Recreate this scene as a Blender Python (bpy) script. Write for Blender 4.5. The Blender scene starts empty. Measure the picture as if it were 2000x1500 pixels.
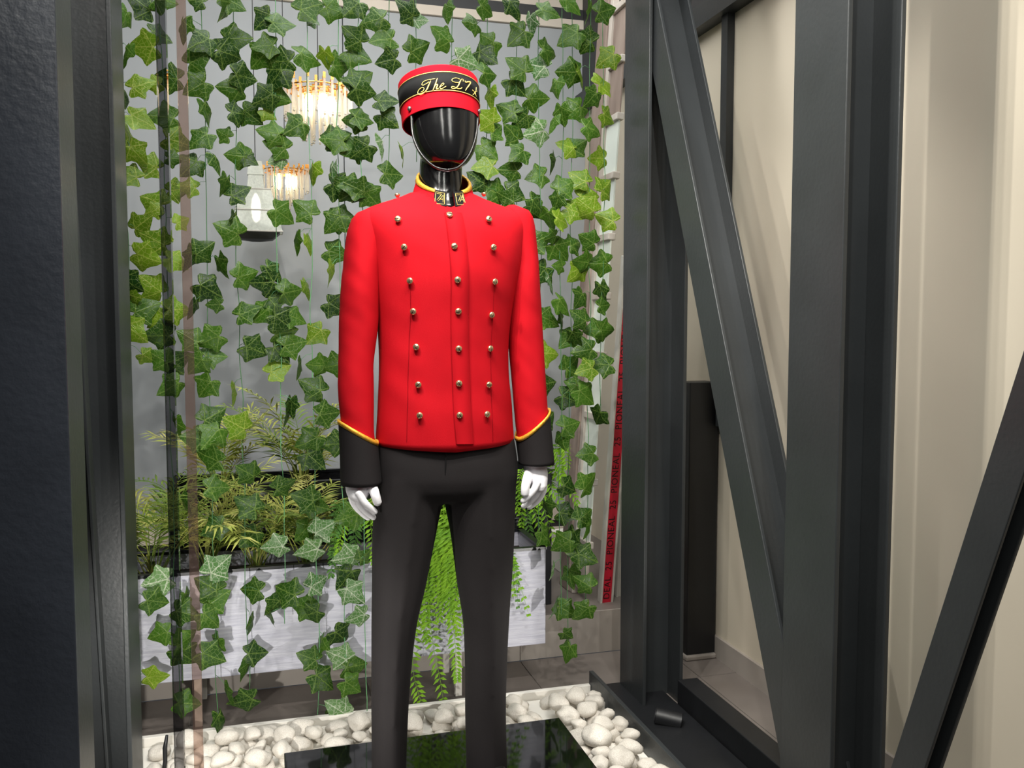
import bpy, bmesh, math, random
from mathutils import Vector, Matrix, noise
random.seed(7)
R = math.radians
S = bpy.context.scene
COL = S.collection

# ------------------------------------------------------------------ camera
EYE = 1.30
F, YAW, PIT = 1700.0, R(15.8), math.atan(110 / 1700.0)
FW = Vector((math.sin(YAW) * math.cos(PIT), math.cos(YAW) * math.cos(PIT), -math.sin(PIT)))
RT = Vector((math.cos(YAW), -math.sin(YAW), 0))
UP = RT.cross(FW)
CAM = Vector((0, 0, EYE))
cd = bpy.data.cameras.new('camera'); cam = bpy.data.objects.new('camera', cd); COL.objects.link(cam)
cd.sensor_width = 36; cd.lens = 36 * F / 2000; cd.clip_start = .02
cam.matrix_world = Matrix((( RT.x, UP.x, -FW.x, 0), (RT.y, UP.y, -FW.y, 0), (RT.z, UP.z, -FW.z, EYE), (0, 0, 0, 1)))
S.camera = cam

# ------------------------------------------------------------------ world, lights, exposure
w = bpy.data.worlds.new('world'); S.world = w; w.use_nodes = True
w.node_tree.nodes['Background'].inputs[0].default_value = (.75, .8, .9, 1)
w.node_tree.nodes['Background'].inputs[1].default_value = .06
S.view_settings.view_transform = 'Standard'; S.view_settings.look = 'None'
S.view_settings.exposure = -0.12; S.view_settings.gamma = 1

def spot(loc, tgt, watt, ang=70, blend=.35, rad=.015, col=(1, .96, .9)):
    l = bpy.data.lights.new('track_spot', 'SPOT'); o = bpy.data.objects.new('track_spot', l); COL.objects.link(o)
    l.energy = watt; l.spot_size = R(ang); l.spot_blend = blend; l.shadow_soft_size = rad; l.color = col
    o.location = loc; o.rotation_euler = (Vector(tgt) - Vector(loc)).to_track_quat('-Z', 'Y').to_euler()
# the track of spotlights under the display ceiling, just inside the glass
spot((-.15, .95, 3.0), (.1, 2.9, .6), 80, 70)
spot((.25, .95, 3.0), (.45, 2.2, 1.0), 50, 60)
spot((.62, .95, 3.0), (.75, 2.6, .7), 80, 70)
spot((.95, 1.0, 3.0), (.5, 2.9, 1.2), 50, 80)
spot((.10, 1.42, 3.0), (1.7, 2.1, 1.0), 46, 80, col=(1, .94, .84))
spot((-.25, 1.30, 2.7), (1.7, 1.9, .9), 50, 70, col=(1, .95, .88))
spot((.40, 1.55, 2.9), (1.7, 2.1, .9), 30, 85, col=(1, .95, .88))
spot((-.10, 1.60, 2.3), (1.7, 1.9, .7), 40, 75, col=(1, .96, .9))
# low spotlights standing on the base plates left and right of the plinth
spot((-.26, 1.72, .42), (.25, 2.95, .45), 34, 95, .6, .012)
spot((1.14, 1.95, .34), (.45, 2.95, .60), 17, 95, .6, .012)
def area(loc, tgt, watt, sx, sy, col=(1, 1, 1)):
    l = bpy.data.lights.new('soft_fill', 'AREA'); o = bpy.data.objects.new('soft_fill', l); COL.objects.link(o)
    l.shape = 'RECTANGLE'; l.size = sx; l.size_y = sy; l.energy = watt; l.color = col
    o.location = loc; o.rotation_euler = (Vector(tgt) - Vector(loc)).to_track_quat('-Z', 'Y').to_euler()
area((.4, 3.25, 3.24), (.4, 4.5, 1.1), 38, 2.4, .5, (1, .985, .95))  # added soft light, evens out leaf shadows on the grey panel
area((.4, 2.62, 3.25), (.4, 2.72, 0), 26, 2.2, .2)  # added overhead fill, brightens the planters and fern
area((.4, 1.6, 3.25), (.4, 1.9, 0), 9, 1.8, .5)
# two added fill lights outside the glass, brightening steel fronts and head
area((-.55, -.6, 3.1), (-.2, 1.5, 1.3), 24, .25, 1.6, (1, .97, .92))
area((.75, -.6, 3.1), (.5, 1.5, 1.3), 20, .25, 1.6, (1, .97, .92))

# ------------------------------------------------------------------ helpers
def ray(px, py):
    return (FW + RT * ((px - 1000) / F) + UP * ((750 - py) / F))
def at(px, py, Y):
    d = ray(px, py); return CAM + d * (Y / d.y)
def atX(px, py, X):
    d = ray(px, py); return CAM + d * (X / d.x)
def atZ(px, py, Z):
    d = ray(px, py); return CAM + d * ((Z - EYE) / d.z)

def tag(o, label, cat, group=None, kind=None):
    o['label'] = label; o['category'] = cat
    if group: o['group'] = group
    if kind: o['kind'] = kind
    return o
def thing(name, label, cat, loc=(0, 0, 0), group=None):
    o = bpy.data.objects.new(name, None); COL.objects.link(o); o.location = loc; o.empty_display_size = .05
    return tag(o, label, cat, group)
def origin(p):
    v = Vector(p.location)
    q = p.parent
    while q: v = v  ; q = q.parent
    return v
def attach(o, parent):
    if parent is not None:
        o.parent = parent
        o.matrix_parent_inverse = WM[parent.name].inverted() if parent.name in WM else Matrix.Translation(-Vector(parent.location))
    return o
WM = {}
def mesh(name, vf, mat, parent=None, smooth=False):
    me = bpy.data.meshes.new(name); me.from_pydata([tuple(v) for v in vf[0]], [], vf[1]); me.update()
    if len(vf[1]) < 9000:
        bm = bmesh.new(); bm.from_mesh(me); bmesh.ops.recalc_face_normals(bm, faces=bm.faces); bm.to_mesh(me); bm.free()
    if isinstance(mat, (list, tuple)):
        for m in mat: me.materials.append(m)
        if len(vf) > 2:
            for p, i in zip(me.polygons, vf[2]): p.material_index = i
    else: me.materials.append(mat)
    if smooth:
        for p in me.polygons: p.use_smooth = True
    o = bpy.data.objects.new(name, me); COL.objects.link(o)
    WM[o.name] = Matrix()
    return attach(o, parent)
def struct(name, vf, mat, parent=None, **k):
    o = mesh(name, vf, mat, parent, **k)
    if parent is None: o['kind'] = 'structure'
    return o
class MB:
    def __init__(s): s.v = []; s.f = []
    def add(s, v, f):
        n = len(s.v); s.v += [Vector(p) for p in v]; s.f += [tuple(i + n for i in q) for q in f]; return s
    def box(s, x0, x1, y0, y1, z0, z1):
        v = [(x0, y0, z0), (x1, y0, z0), (x1, y1, z0), (x0, y1, z0), (x0, y0, z1), (x1, y0, z1), (x1, y1, z1), (x0, y1, z1)]
        return s.add(v, [(3, 2, 1, 0), (4, 5, 6, 7), (0, 1, 5, 4), (1, 2, 6, 5), (2, 3, 7, 6), (3, 0, 4, 7)])
    def obox(s, c, ax, ay, az, hx, hy, hz):
        c, ax, ay, az = map(Vector, (c, ax, ay, az))
        v = [c + ax * hx * a + ay * hy * b + az * hz * d for d in (-1, 1) for (a, b) in ((-1, -1), (1, -1), (1, 1), (-1, 1))]
        return s.add(v, [(3, 2, 1, 0), (4, 5, 6, 7), (0, 1, 5, 4), (1, 2, 6, 5), (2, 3, 7, 6), (3, 0, 4, 7)])
    def tube(s, pts, rad, seg=8, cap=True):
        pts = [Vector(p) for p in pts]; n = len(pts)
        if not isinstance(rad, (list, tuple)): rad = [rad] * n
        ref = None; rings = []
        for i, p in enumerate(pts):
            t = (pts[min(i + 1, n - 1)] - pts[max(i - 1, 0)]).normalized()
            if ref is None: ref = t.orthogonal().normalized()
            u = (ref - t * ref.dot(t)).normalized(); ref = u; w_ = t.cross(u)
            rings.append([p + (u * math.cos(2 * math.pi * k / seg) + w_ * math.sin(2 * math.pi * k / seg)) * rad[i] for k in range(seg)])
        return s.loft(rings, cap)
    def loft(s, rings, cap=True, closed=True):
        m = len(rings[0]); v = [p for r in rings for p in r]; f = []
        for i in range(len(rings) - 1):
            for k in range(m if closed else m - 1):
                k2 = (k + 1) % m; f.append((i * m + k, i * m + k2, (i + 1) * m + k2, (i + 1) * m + k))
        if cap:
            f.append(tuple(range(m - 1, -1, -1))); f.append(tuple((len(rings) - 1) * m + k for k in range(m)))
        return s.add(v, f)
    def vf(s): return (s.v, s.f)
def bevel(o, wdt, seg=2):
    b = o.modifiers.new('bevel', 'BEVEL'); b.width = wdt; b.segments = seg; b.limit_method = 'ANGLE'; return o
def box(name, b, mat, parent=None, bv=0):
    o = mesh(name, MB().box(*b).vf(), mat, parent)
    if bv: bevel(o, bv)
    return o
def cat_rom(pts, n=6):
    pts = [Vector(p) for p in pts]; out = []
    for i in range(len(pts) - 1):
        p0, p1, p2, p3 = pts[max(i - 1, 0)], pts[i], pts[i + 1], pts[min(i + 2, len(pts) - 1)]
        for k in range(n):
            t = k / n
            out.append(.5 * ((2 * p1) + (p2 - p0) * t + (2 * p0 - 5 * p1 + 4 * p2 - p3) * t * t + (3 * p1 - p0 - 3 * p2 + p3) * t ** 3))
    out.append(pts[-1]); return out
def interp(tab, x):
    if x <= tab[0][0]: return tab[0][1]
    for (a, b), (c, d) in zip(tab, tab[1:]):
        if x <= c:
            t = (x - a) / (c - a); return b + (d - b) * t
    return tab[-1][1]
def sinterp(tab, x):
    if x <= tab[0][0]: return tab[0][1]
    n = len(tab)
    for i in range(n - 1):
        a, b = tab[i]; c, d = tab[i + 1]
        if x <= c:
            ma = (tab[i + 1][1] - tab[max(i - 1, 0)][1]) / (tab[i + 1][0] - tab[max(i - 1, 0)][0])
            mb = (tab[min(i + 2, n - 1)][1] - tab[i][1]) / (tab[min(i + 2, n - 1)][0] - tab[i][0])
            h = c - a; t = (x - a) / h
            return (2 * t**3 - 3 * t * t + 1) * b + (t**3 - 2 * t * t + t) * h * ma + (-2 * t**3 + 3 * t * t) * d + (t**3 - t * t) * h * mb
    return tab[-1][1]

# ------------------------------------------------------------------ materials
def sl(c): return tuple(((x / 255) / 12.92 if x / 255 <= .04045 else ((x / 255 + .055) / 1.055) ** 2.4) for x in c) + (1,)
def mat(name, rgb, rough=.5, metal=0, var=.15, scale=8, bump=0, bscale=60, spec=.5, rgb2=None, stretch=None, coat=0, detail=4):
    m = bpy.data.materials.new(name); m.use_nodes = True; nt = m.node_tree; b = nt.nodes['Principled BSDF']
    b.inputs['Roughness'].default_value = rough; b.inputs['Metallic'].default_value = metal
    b.inputs['Specular IOR Level'].default_value = spec; b.inputs['Coat Weight'].default_value = coat
    tc = nt.nodes.new('ShaderNodeTexCoord'); mp = nt.nodes.new('ShaderNodeMapping')
    nt.links.new(tc.outputs['Object'], mp.inputs[0])
    if stretch: mp.inputs['Scale'].default_value = stretch
    n = nt.nodes.new('ShaderNodeTexNoise'); n.inputs['Scale'].default_value = scale; n.inputs['Detail'].default_value = detail
    nt.links.new(mp.outputs[0], n.inputs['Vector'])
    cr = nt.nodes.new('ShaderNodeValToRGB'); c = sl(rgb)
    c2 = sl(rgb2) if rgb2 else tuple(x * (1 - var) for x in c[:3]) + (1,)
    c1 = c if rgb2 else tuple(min(1, x * (1 + var)) for x in c[:3]) + (1,)
    cr.color_ramp.elements[0].position = .3; cr.color_ramp.elements[1].position = .7
    cr.color_ramp.elements[0].color = c2; cr.color_ramp.elements[1].color = c1
    nt.links.new(n.outputs['Fac'], cr.inputs[0]); nt.links.new(cr.outputs[0], b.inputs['Base Color'])
    if bump:
        n2 = nt.nodes.new('ShaderNodeTexNoise'); n2.inputs['Scale'].default_value = bscale; n2.inputs['Detail'].default_value = 3
        nt.links.new(mp.outputs[0], n2.inputs['Vector'])
        bp = nt.nodes.new('ShaderNodeBump'); bp.inputs['Strength'].default_value = bump; bp.inputs['Distance'].default_value = .002
        nt.links.new(n2.outputs['Fac'], bp.inputs['Height']); nt.links.new(bp.outputs[0], b.inputs['Normal'])
    return m
def emit(name, rgb, st):
    m = bpy.data.materials.new(name); m.use_nodes = True; nt = m.node_tree; nt.nodes.remove(nt.nodes['Principled BSDF'])
    e = nt.nodes.new('ShaderNodeEmission'); e.inputs[0].default_value = rgb + (1,); e.inputs[1].default_value = st
    nt.links.new(e.outputs[0], nt.nodes['Material Output'].inputs[0]); return m
def glass_mat(name, tint=(1, 1, 1), base=.045, extra=0.0, ecol=(0, 0, 0)):
    m = bpy.data.materials.new(name); m.use_nodes = True; nt = m.node_tree; nt.nodes.remove(nt.nodes['Principled BSDF'])
    tr = nt.nodes.new('ShaderNodeBsdfTransparent'); tr.inputs[0].default_value = tint + (1,)
    gl = nt.nodes.new('ShaderNodeBsdfGlossy'); gl.inputs['Roughness'].default_value = 0
    lw = nt.nodes.new('ShaderNodeLayerWeight'); lw.inputs[0].default_value = .5
    pw = nt.nodes.new('ShaderNodeMath'); pw.operation = 'POWER'; pw.inputs[1].default_value = 5; nt.links.new(lw.outputs['Facing'], pw.inputs[0])
    ma = nt.nodes.new('ShaderNodeMath'); ma.operation = 'MULTIPLY_ADD'; ma.inputs[1].default_value = .9; ma.inputs[2].default_value = base
    nt.links.new(pw.outputs[0], ma.inputs[0])
    mx = nt.nodes.new('ShaderNodeMixShader'); nt.links.new(ma.outputs[0], mx.inputs[0])
    nt.links.new(tr.outputs[0], mx.inputs[1]); nt.links.new(gl.outputs[0], mx.inputs[2])
    out = mx
    if extra:
        df = nt.nodes.new('ShaderNodeBsdfDiffuse'); df.inputs[0].default_value = ecol + (1,)
        m2 = nt.nodes.new('ShaderNodeMixShader'); m2.inputs[0].default_value = extra
        nt.links.new(mx.outputs[0], m2.inputs[1]); nt.links.new(df.outputs[0], m2.inputs[2]); out = m2
    nt.links.new(out.outputs[0], nt.nodes['Material Output'].inputs[0]); return m

def leaf_mat(name, dark, light, vein, vein_amt, ret_amt, rough=.38):
    m = bpy.data.materials.new(name); m.use_nodes = True; nt = m.node_tree; L = nt.links; N = nt.nodes; b = N['Principled BSDF']
    tc = N.new('ShaderNodeTexCoord'); sp = N.new('ShaderNodeSeparateXYZ'); L.new(tc.outputs['Object'], sp.inputs[0])
    def M(op, a, c=None, d=None):
        n = N.new('ShaderNodeMath'); n.operation = op
        for i, v in enumerate((a, c, d)):
            if v is None: continue
            if isinstance(v, (int, float)): n.inputs[i].default_value = v
            else: L.new(v, n.inputs[i])
        return n.outputs[0]
    X, Y = M('ABSOLUTE', sp.outputs[0]), sp.outputs[1]
    cur = None
    for dg in (90, 28, -38):                                  # main ribs of the lobes
        dx, dy = math.cos(R(dg)), math.sin(R(dg))
        cr = M('ABSOLUTE', M('SUBTRACT', M('MULTIPLY', X, dy), M('MULTIPLY', Y, dx)))
        dt = M('ADD', M('MULTIPLY', X, dx), M('MULTIPLY', Y, dy))
        dist = M('ADD', cr, M('MULTIPLY', M('LESS_THAN', dt, 0.0), 1.0))
        cur = dist if cur is None else M('MINIMUM', cur, dist)
    rib = M('SUBTRACT', 1.0, M('MULTIPLY', cur, 38.0)); rib = M('MAXIMUM', rib, 0.0)
    vo = N.new('ShaderNodeTexVoronoi'); vo.feature = 'DISTANCE_TO_EDGE'; vo.inputs['Scale'].default_value = 7.5
    oi = N.new('ShaderNodeObjectInfo'); ad = N.new('ShaderNodeVectorMath'); ad.operation = 'ADD'
    L.new(tc.outputs['Object'], ad.inputs[0]); L.new(oi.outputs['Random'], ad.inputs[1]); L.new(ad.outputs[0], vo.inputs['Vector'])
    ret = M('MAXIMUM', M('SUBTRACT', 1.0, M('MULTIPLY', vo.outputs['Distance'], 14.0)), 0.0)
    v = M('MINIMUM', M('ADD', M('MULTIPLY', rib, vein_amt), M('MULTIPLY', ret, ret_amt)), 1.0)
    mx = N.new('ShaderNodeMix'); mx.data_type = 'RGBA'; mx.inputs[6].default_value = sl(dark); mx.inputs[7].default_value = sl(light)
    L.new(oi.outputs['Random'], mx.inputs[0])
    m2 = N.new('ShaderNodeMix'); m2.data_type = 'RGBA'; m2.inputs[7].default_value = sl(vein)
    L.new(v, m2.inputs[0]); L.new(mx.outputs[2], m2.inputs[6])
    L.new(m2.outputs[2], b.inputs['Base Color']); b.inputs['Roughness'].default_value = rough; b.inputs['Specular IOR Level'].default_value = .35
    bp = N.new('ShaderNodeBump'); bp.inputs['Strength'].default_value = .4; bp.inputs['Distance'].default_value = .003
    L.new(v, bp.inputs['Height']); L.new(bp.outputs[0], b.inputs['Normal'])
    tl = N.new('ShaderNodeBsdfTranslucent'); L.new(m2.outputs[2], tl.inputs[0])
    ms = N.new('ShaderNodeMixShader'); ms.inputs[0].default_value = .25
    L.new(b.outputs[0], ms.inputs[1]); L.new(tl.outputs[0], ms.inputs[2]); L.new(ms.outputs[0], N['Material Output'].inputs[0])
    return m

M_STEEL = mat('dark_painted_steel', (50, 53, 55), .40, .0, .12, 5, .25, 90, .5)
M_STEEL_R = mat('rough_painted_steel', (46, 50, 58), .36, .0, .15, 6, .6, 70, .55)
M_BLACKSTEEL = mat('black_steel', (26, 27, 30), .45, 0, .2, 9, .15, 80)
M_CREAM = mat('cream_plaster', (216, 206, 188), .85, 0, .03, 3, .1, 60, .2)
M_PANEL = mat('grey_panel', (172, 176, 180), .55, 0, .035, 2.2, 0, 1, .4, stretch=(3, 3, .15))  # vertical streaks in the grey stand in for soft reflections
M_PALE = mat('pale_trim', (226, 214, 200), .6, 0, .05, 4)
M_DARKTRIM = mat('dark_trim', (52, 52, 54), .5, 0, .1, 4)
M_TILE = mat('dark_floor_tile', (124, 116, 111), .42, 0, .14, 5, .08, 40)
M_GROUT = mat('grout', (150, 144, 138), .9, 0, .1, 20)
M_RISER = mat('grey_riser_tile', (168, 160, 153), .5, 0, .1, 5, .06, 40)
M_DKWALL = mat('dark_wall', (40, 41, 43), .8, 0, .1, 3)
M_CEIL = mat('ceiling_paint', (150, 150, 150), .9, 0, .04, 3)
M_WHITEWOOD = mat('whitewashed_wood', (214, 214, 226), .55, 0, 0, 10, .5, 25, .4, rgb2=(188, 188, 204), stretch=(1, 1, 14))
M_BLACKPL = mat('black_planter', (32, 33, 37), .3, 0, .25, 6, .15, 20)
M_SOIL = mat('soil', (34, 25, 18), .95, 0, .5, 30, 1, 70)
M_RED = mat('red_wool', (186, 15, 28), .8, 0, .05, 14, .25, 900, .12)
M_REDD = mat('red_wool_seam', (150, 8, 20), .85, 0, .05, 14, 0, 1, .1)
M_REDFELT = mat('red_felt', (184, 15, 32), .85, 0, .06, 20, .2, 700, .1)
M_BLACKCL = mat('black_cloth', (35, 32, 33), .8, 0, .1, 8, .2, 900, .2)
M_BAND = mat('black_band', (20, 20, 21), .75, 0, .15, 30, .1, 900, .2)
M_GOLD = mat('gold_braid', (236, 176, 60), .42, .35, .25, 120, .5, 500)
M_GOLDTH = mat('gold_thread', (240, 208, 120), .45, .3, .2, 200, .3, 600)
M_BRASS = mat('brass_button', (235, 205, 160), .22, .9, .08, 60)
M_SLOT = mat('button_slot', (60, 20, 15), .6, .3, .1, 60)
M_GLOVE = mat('white_cotton', (238, 236, 240), .85, 0, .03, 30, .5, 60, .15)
M_MANN = mat('glossy_black_mannequin', (16, 16, 17), .16, 0, .1, 5, 0, 1, .6)
M_LEATHER = mat('black_leather', (24, 23, 23), .3, 0, .2, 20, .3, 200)
M_CHAIN = mat('silver_chain', (150, 150, 154), .25, .9, .1, 300, .8, 400)
M_PLINTH = mat('black_gloss_plinth', (9, 10, 9), .05, 0, .1, 3, 0, 1, .6)
M_PEBBLE = mat('white_pebble', (224, 219, 210), .6, 0, 0, 14, .15, 60, .35, rgb2=(196, 188, 178))
M_TRAY = mat('white_tray', (240, 236, 228), .6, 0, .04, 6)
M_WOOD = mat('weathered_wood', (168, 152, 142), .8, 0, 0, 9, .5, 30, .25, rgb2=(128, 112, 104), stretch=(1, 1, .25))
M_WOODW = mat('worn_white_paint', (212, 206, 198), .7, 0, 0, 9, .5, 40, .3, rgb2=(176, 164, 154), stretch=(1, 1, .3))
M_FROST = mat('frosted_pane', (232, 240, 232), .35, 0, .03, 3)
M_PROFILE = mat('white_profile', (206, 202, 194), .4, 0, .08, 8, .1, 30)
M_REDTAPE = mat('red_film', (196, 24, 50), .35, 0, .12, 12)
M_PRINT = mat('black_print', (26, 10, 12), .5, 0, .05, 12)
M_STEM = mat('green_wire_stem', (70, 118, 72), .55, 0, .2, 30)
M_STEML = mat('bright_wire_stem', (108, 170, 116), .5, 0, .2, 30)
M_LEAF = leaf_mat('ivy_leaf_green', (26, 58, 16), (64, 104, 26), (130, 158, 74), .5, .45)
M_LEAF_LIT = leaf_mat('ivy_leaf_lit', (84, 120, 22), (116, 150, 32), (178, 190, 92), .5, .5)  # light falling on the leaves is put into this yellower green
M_LEAFP = leaf_mat('ivy_leaf_variegated', (74, 118, 60), (104, 142, 84), (206, 216, 190), .8, .7)
M_PALM = mat('palm_leaf', (142, 162, 60), .5, 0, 0, 12, 0, 1, .3, rgb2=(196, 190, 112))
M_PALMD = mat('palm_leaf_dark', (84, 116, 44), .5, 0, 0, 12, 0, 1, .3, rgb2=(132, 152, 64))
M_FERN = mat('fern_leaf', (142, 190, 44), .55, 0, 0, 16, 0, 1, .3, rgb2=(104, 156, 36))
M_FERND = mat('fern_leaf_dark', (72, 120, 50), .55, 0, 0, 16, 0, 1, .3, rgb2=(100, 146, 60))
M_PANE = bpy.data.materials.new('clear_shop_glass'); M_PANE.use_nodes = True
_nt = M_PANE.node_tree; _nt.nodes.remove(_nt.nodes['Principled BSDF']); _t = _nt.nodes.new('ShaderNodeBsdfTransparent'); _t.inputs[0].default_value = (.985, .99, .985, 1)
_nt.links.new(_t.outputs[0], _nt.nodes['Material Output'].inputs[0])

# ------------------------------------------------------------------ structure
XW, YB = 1.70, 4.55          # right wall, back partition
YS, ZS = 3.19, .17           # step behind the planters
# floor: grout bed + individual tiles
floor = struct('floor', MB().box(-1.0, XW, .7, YS, -.06, -.004).vf(), M_GROUT)
tile_me = None
for ix in range(-4, 3):
    for iy in range(-4, 1):
        x0, y0 = .936 + .6 * ix, 2.86 + .6 * iy
        a, b_, c, d = max(x0 + .002, -1), min(x0 + .598, XW - .001), max(y0 + .002, .7), min(y0 + .598, YS - .001)
        if b_ - a < .05 or d - c < .05: continue
        bevel(box('tile', (a, b_, c, d, -.004, 0), M_TILE, floor), .001, 1)
riser = struct('step_riser', MB().box(-1.0, XW, YS + .008, YS + .05, 0, ZS - .004).vf(), M_GROUT)
for ix in range(-4, 3):
    x0 = .336 + .6 * ix; a, b_ = max(x0 + .0015, -1), min(x0 + .5985, XW)
    if b_ - a > .05:
        box('tile', (a, b_, YS, YS + .008, .002, ZS), M_RISER, riser)
struct('step_tread', MB().box(-1.0, XW, YS + .008, YB, ZS - .03, ZS).vf(), M_TILE)
struct('wall_right', MB().box(XW, XW + .1, .6, YB + .1, -.05, 3.35).vf(), M_CREAM)
struct('baseboard_right', MB().box(XW - .012, XW, .76, YS, 0, .085).vf(), M_RISER)
struct('wall_left', MB().box(-1.1, -1.0, .6, YB + .1, -.05, 3.35).vf(), M_DKWALL)
struct('ceiling', MB().box(-1.1, XW + .1, .76, YB + .1, 3.3, 3.4).vf(), M_CEIL)
wb = struct('wall_back', MB().box(-1.0, XW, YB + .03, YB + .1, 0, 3.3).vf(), M_DKWALL)
def zz(py, px=1100, Y=YB): return at(px, py, Y).z
for nm, y0, y1, m, dep in (('panel', 58, 988, M_PANEL, .012), ('pale_rail', 40, 58, M_PALE, .03), ('dark_rail', 18, 40, M_DARKTRIM, .02), ('pale_rail', -120, 18, M_PALE, .014),
                      ('pale_rail', 988, 1012, M_PALE, .03), ('dark_rail', 1012, 1026, M_DARKTRIM, .016), ('pale_rail', 1026, 1046, M_PALE, .03)):
    zt, zb = zz(y0), zz(y1)
    if nm == 'panel':
        for x0, x1 in ((-1.0, .398), (.402, XW)):
            box('panel', (x0, x1, YB - dep, YB + .03, zb, zt), m, wb, .002)
    else: box(nm, (-1.0, XW, YB - dep, YB + .03, zb, zt), m, wb, .002)

# glass shop front: two panes and the joint between them
YG = .75
xj = at(332, 750, YG).x
g1 = struct('window_1', MB().box(-1.1, xj - .004, YG, YG + .01, -.05, 3.3).vf(), M_PANE)
g2 = struct('window_2', MB().box(xj + .004, XW, YG, YG + .01, -.05, 3.3).vf(), M_PANE)
M_SIL = glass_mat('silicone_joint', (.55, .55, .56), .03, .12, (.02, .02, .02))
M_EDGE = glass_mat('glass_edge', (.93, .82, .77), .04, .2, (.36, .26, .22))
struct('trim_1', MB().box(xj - .004, xj + .0035, YG - .001, YG + .011, -.05, 3.3).vf(), M_SIL)
struct('trim_2', MB().box(xj + .0115, xj + .019, YG - .003, YG - .0005, -.05, 3.3).vf(), M_EDGE)

# ------------------------------------------------------------------ steel frame
def hbeam(name, label, p0, p1, depth, width, tf, tw, m, cat='column', side=Vector((1, 0, 0)), group=None):
    """I-section from p0 to p1; flanges face +-side, 'depth' is the flange width across the axis, 'width' flange to flange"""
    p0, p1 = Vector(p0), Vector(p1); ax = (p1 - p0).normalized(); pr = ax.cross(side).normalized(); L2 = (p1 - p0).length / 2; c = (p0 + p1) / 2
    t = thing(name, label, cat, p0, group)
    for s_ in (-1, 1):
        bevel(mesh('flange', MB().obox(c + side * s_ * (width / 2 - tf / 2), side, pr, ax, tf / 2, depth / 2, L2).vf(), m, t), .002)
    mesh('web', MB().obox(c, side, pr, ax, width / 2 - tf, tw / 2, L2).vf(), m, t)
    return t
ZT = 3.3
hbeam('steel_column', 'dark steel I-beam column standing right of the red-jacketed mannequin', (1.293, 2.765, 0), (1.293, 2.765, ZT), .20, .15, .012, .01, M_STEEL)
hbeam('steel_column', 'dark grey steel I-beam column before the cream wall, nearest on the right', (1.305, 1.765, 0), (1.305, 1.765, ZT), .20, .15, .012, .01, M_STEEL)
hbeam('steel_column', 'dark steel I-beam column bordering the ivy at its left edge', (-.43, 2.53, 0), (-.43, 2.53, ZT), .19, .14, .012, .01, M_STEEL)
# nearest left column: box of plates
t = thing('steel_column', 'wide rough-painted steel column at the far left of the window', 'column', (-.47, 1.86, 0))
bevel(box('front_plate', (-.60, -.358, 1.79, 1.802, 0, ZT), M_STEEL_R, t), .002)
box('side_plate', (-.372, -.36, 1.802, 1.93, 0, ZT), M_STEEL, t)
box('back_plate', (-.60, -.36, 1.93, 1.942, 0, ZT), M_STEEL, t)
# diagonal braces
def brace(label, a, b_, X, wd, dpt=.10):
    A, B_ = atX(a[0], a[1], X), atX(b_[0], b_[1], X); d = (B_ - A)
    return A, B_, d
A, B_, d = brace('', (1327, 150), (1487, 960), 1.295, 0)
p0 = A - d * ((A.z - .03) / d.z) if False else A + d * ((.02 - A.z) / d.z)
p1 = A + d * ((2.62 - A.z) / d.z)
hbeam('diagonal_brace', 'dark steel brace slanting between the two right-hand columns', p0, p1, .115, .12, .01, .01, M_STEEL, 'brace')
A, B_ = atX(2000, 868, 1.305), atX(1790, 1500, 1.305); d = B_ - A
p0 = A + d * ((.02 - A.z) / d.z); p1 = A + d * ((2.3 - A.z) / d.z)
p1.y = p1.y
tmax = (.80 - p0.y) / (p1.y - p0.y)
p1 = p0 + (p1 - p0) * min(1, tmax)
hbeam('diagonal_brace', 'dark blue-grey steel brace rising to the right edge before cream wall', p0, p1, .078, .05, .008, .008, M_STEEL, 'brace')
hbeam('diagonal_brace', 'dark steel brace hidden deep between the two left columns', (-.45, 2.46, .02), (-.45, 1.98, 3.2), .05, .07, .008, .008, M_STEEL, 'brace')
hbeam('diagonal_brace', 'steel brace corner peeking in at the bottom left edge', (-.50, 1.76, .02), (-.50, .82, 2.2), .10, .1, .01, .01, M_STEEL, 'brace')
# kerb and base beam
o = box('steel_kerb', (1.085, 1.10, .8, 2.83, 0, .085), M_STEEL); tag(o, 'low black steel kerb beside the white pebbles', 'kerb'); bevel(o, .002)
o = box('base_channel', (1.345, 1.42, 1.88, 2.66, .0, .09), M_BLACKSTEEL); tag(o, 'black steel base beam running between the two right columns', 'beam'); bevel(o, .003)
o = box('base_plate', (1.102, 1.34, .8, 2.87, 0, .012), M_BLACKSTEEL); tag(o, 'flat black steel base plate under the right columns', 'plate'); bevel(o, .002)
# floor spotlight at the foot of the column
c = at(1306, 1404, 2.52)
t = thing('floor_spotlight', 'small black cylindrical spotlight lying at foot of the column', 'spotlight', (c.x, c.y, .012))
ax = (at(1330, 1410, 2.50) - at(1282, 1398, 2.54)).normalized()
o = mesh('housing', MB().tube([c - ax * .043, c - ax * .041, c + ax * .041, c + ax * .043], [.025, .0275, .0275, .025], 28).vf(), M_BLACKSTEEL, t, True)
o.modifiers.new('es', 'EDGE_SPLIT').split_angle = R(40)
mesh('stand', MB().box(c.x - .006, c.x + .006, c.y - .006, c.y + .006, .012, c.z).vf(), M_BLACKSTEEL, t)
mesh('lens', MB().tube([c - ax * .0432, c - ax * .0445], [.021, .021], 20).vf(), M_DARKTRIM, t)
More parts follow.
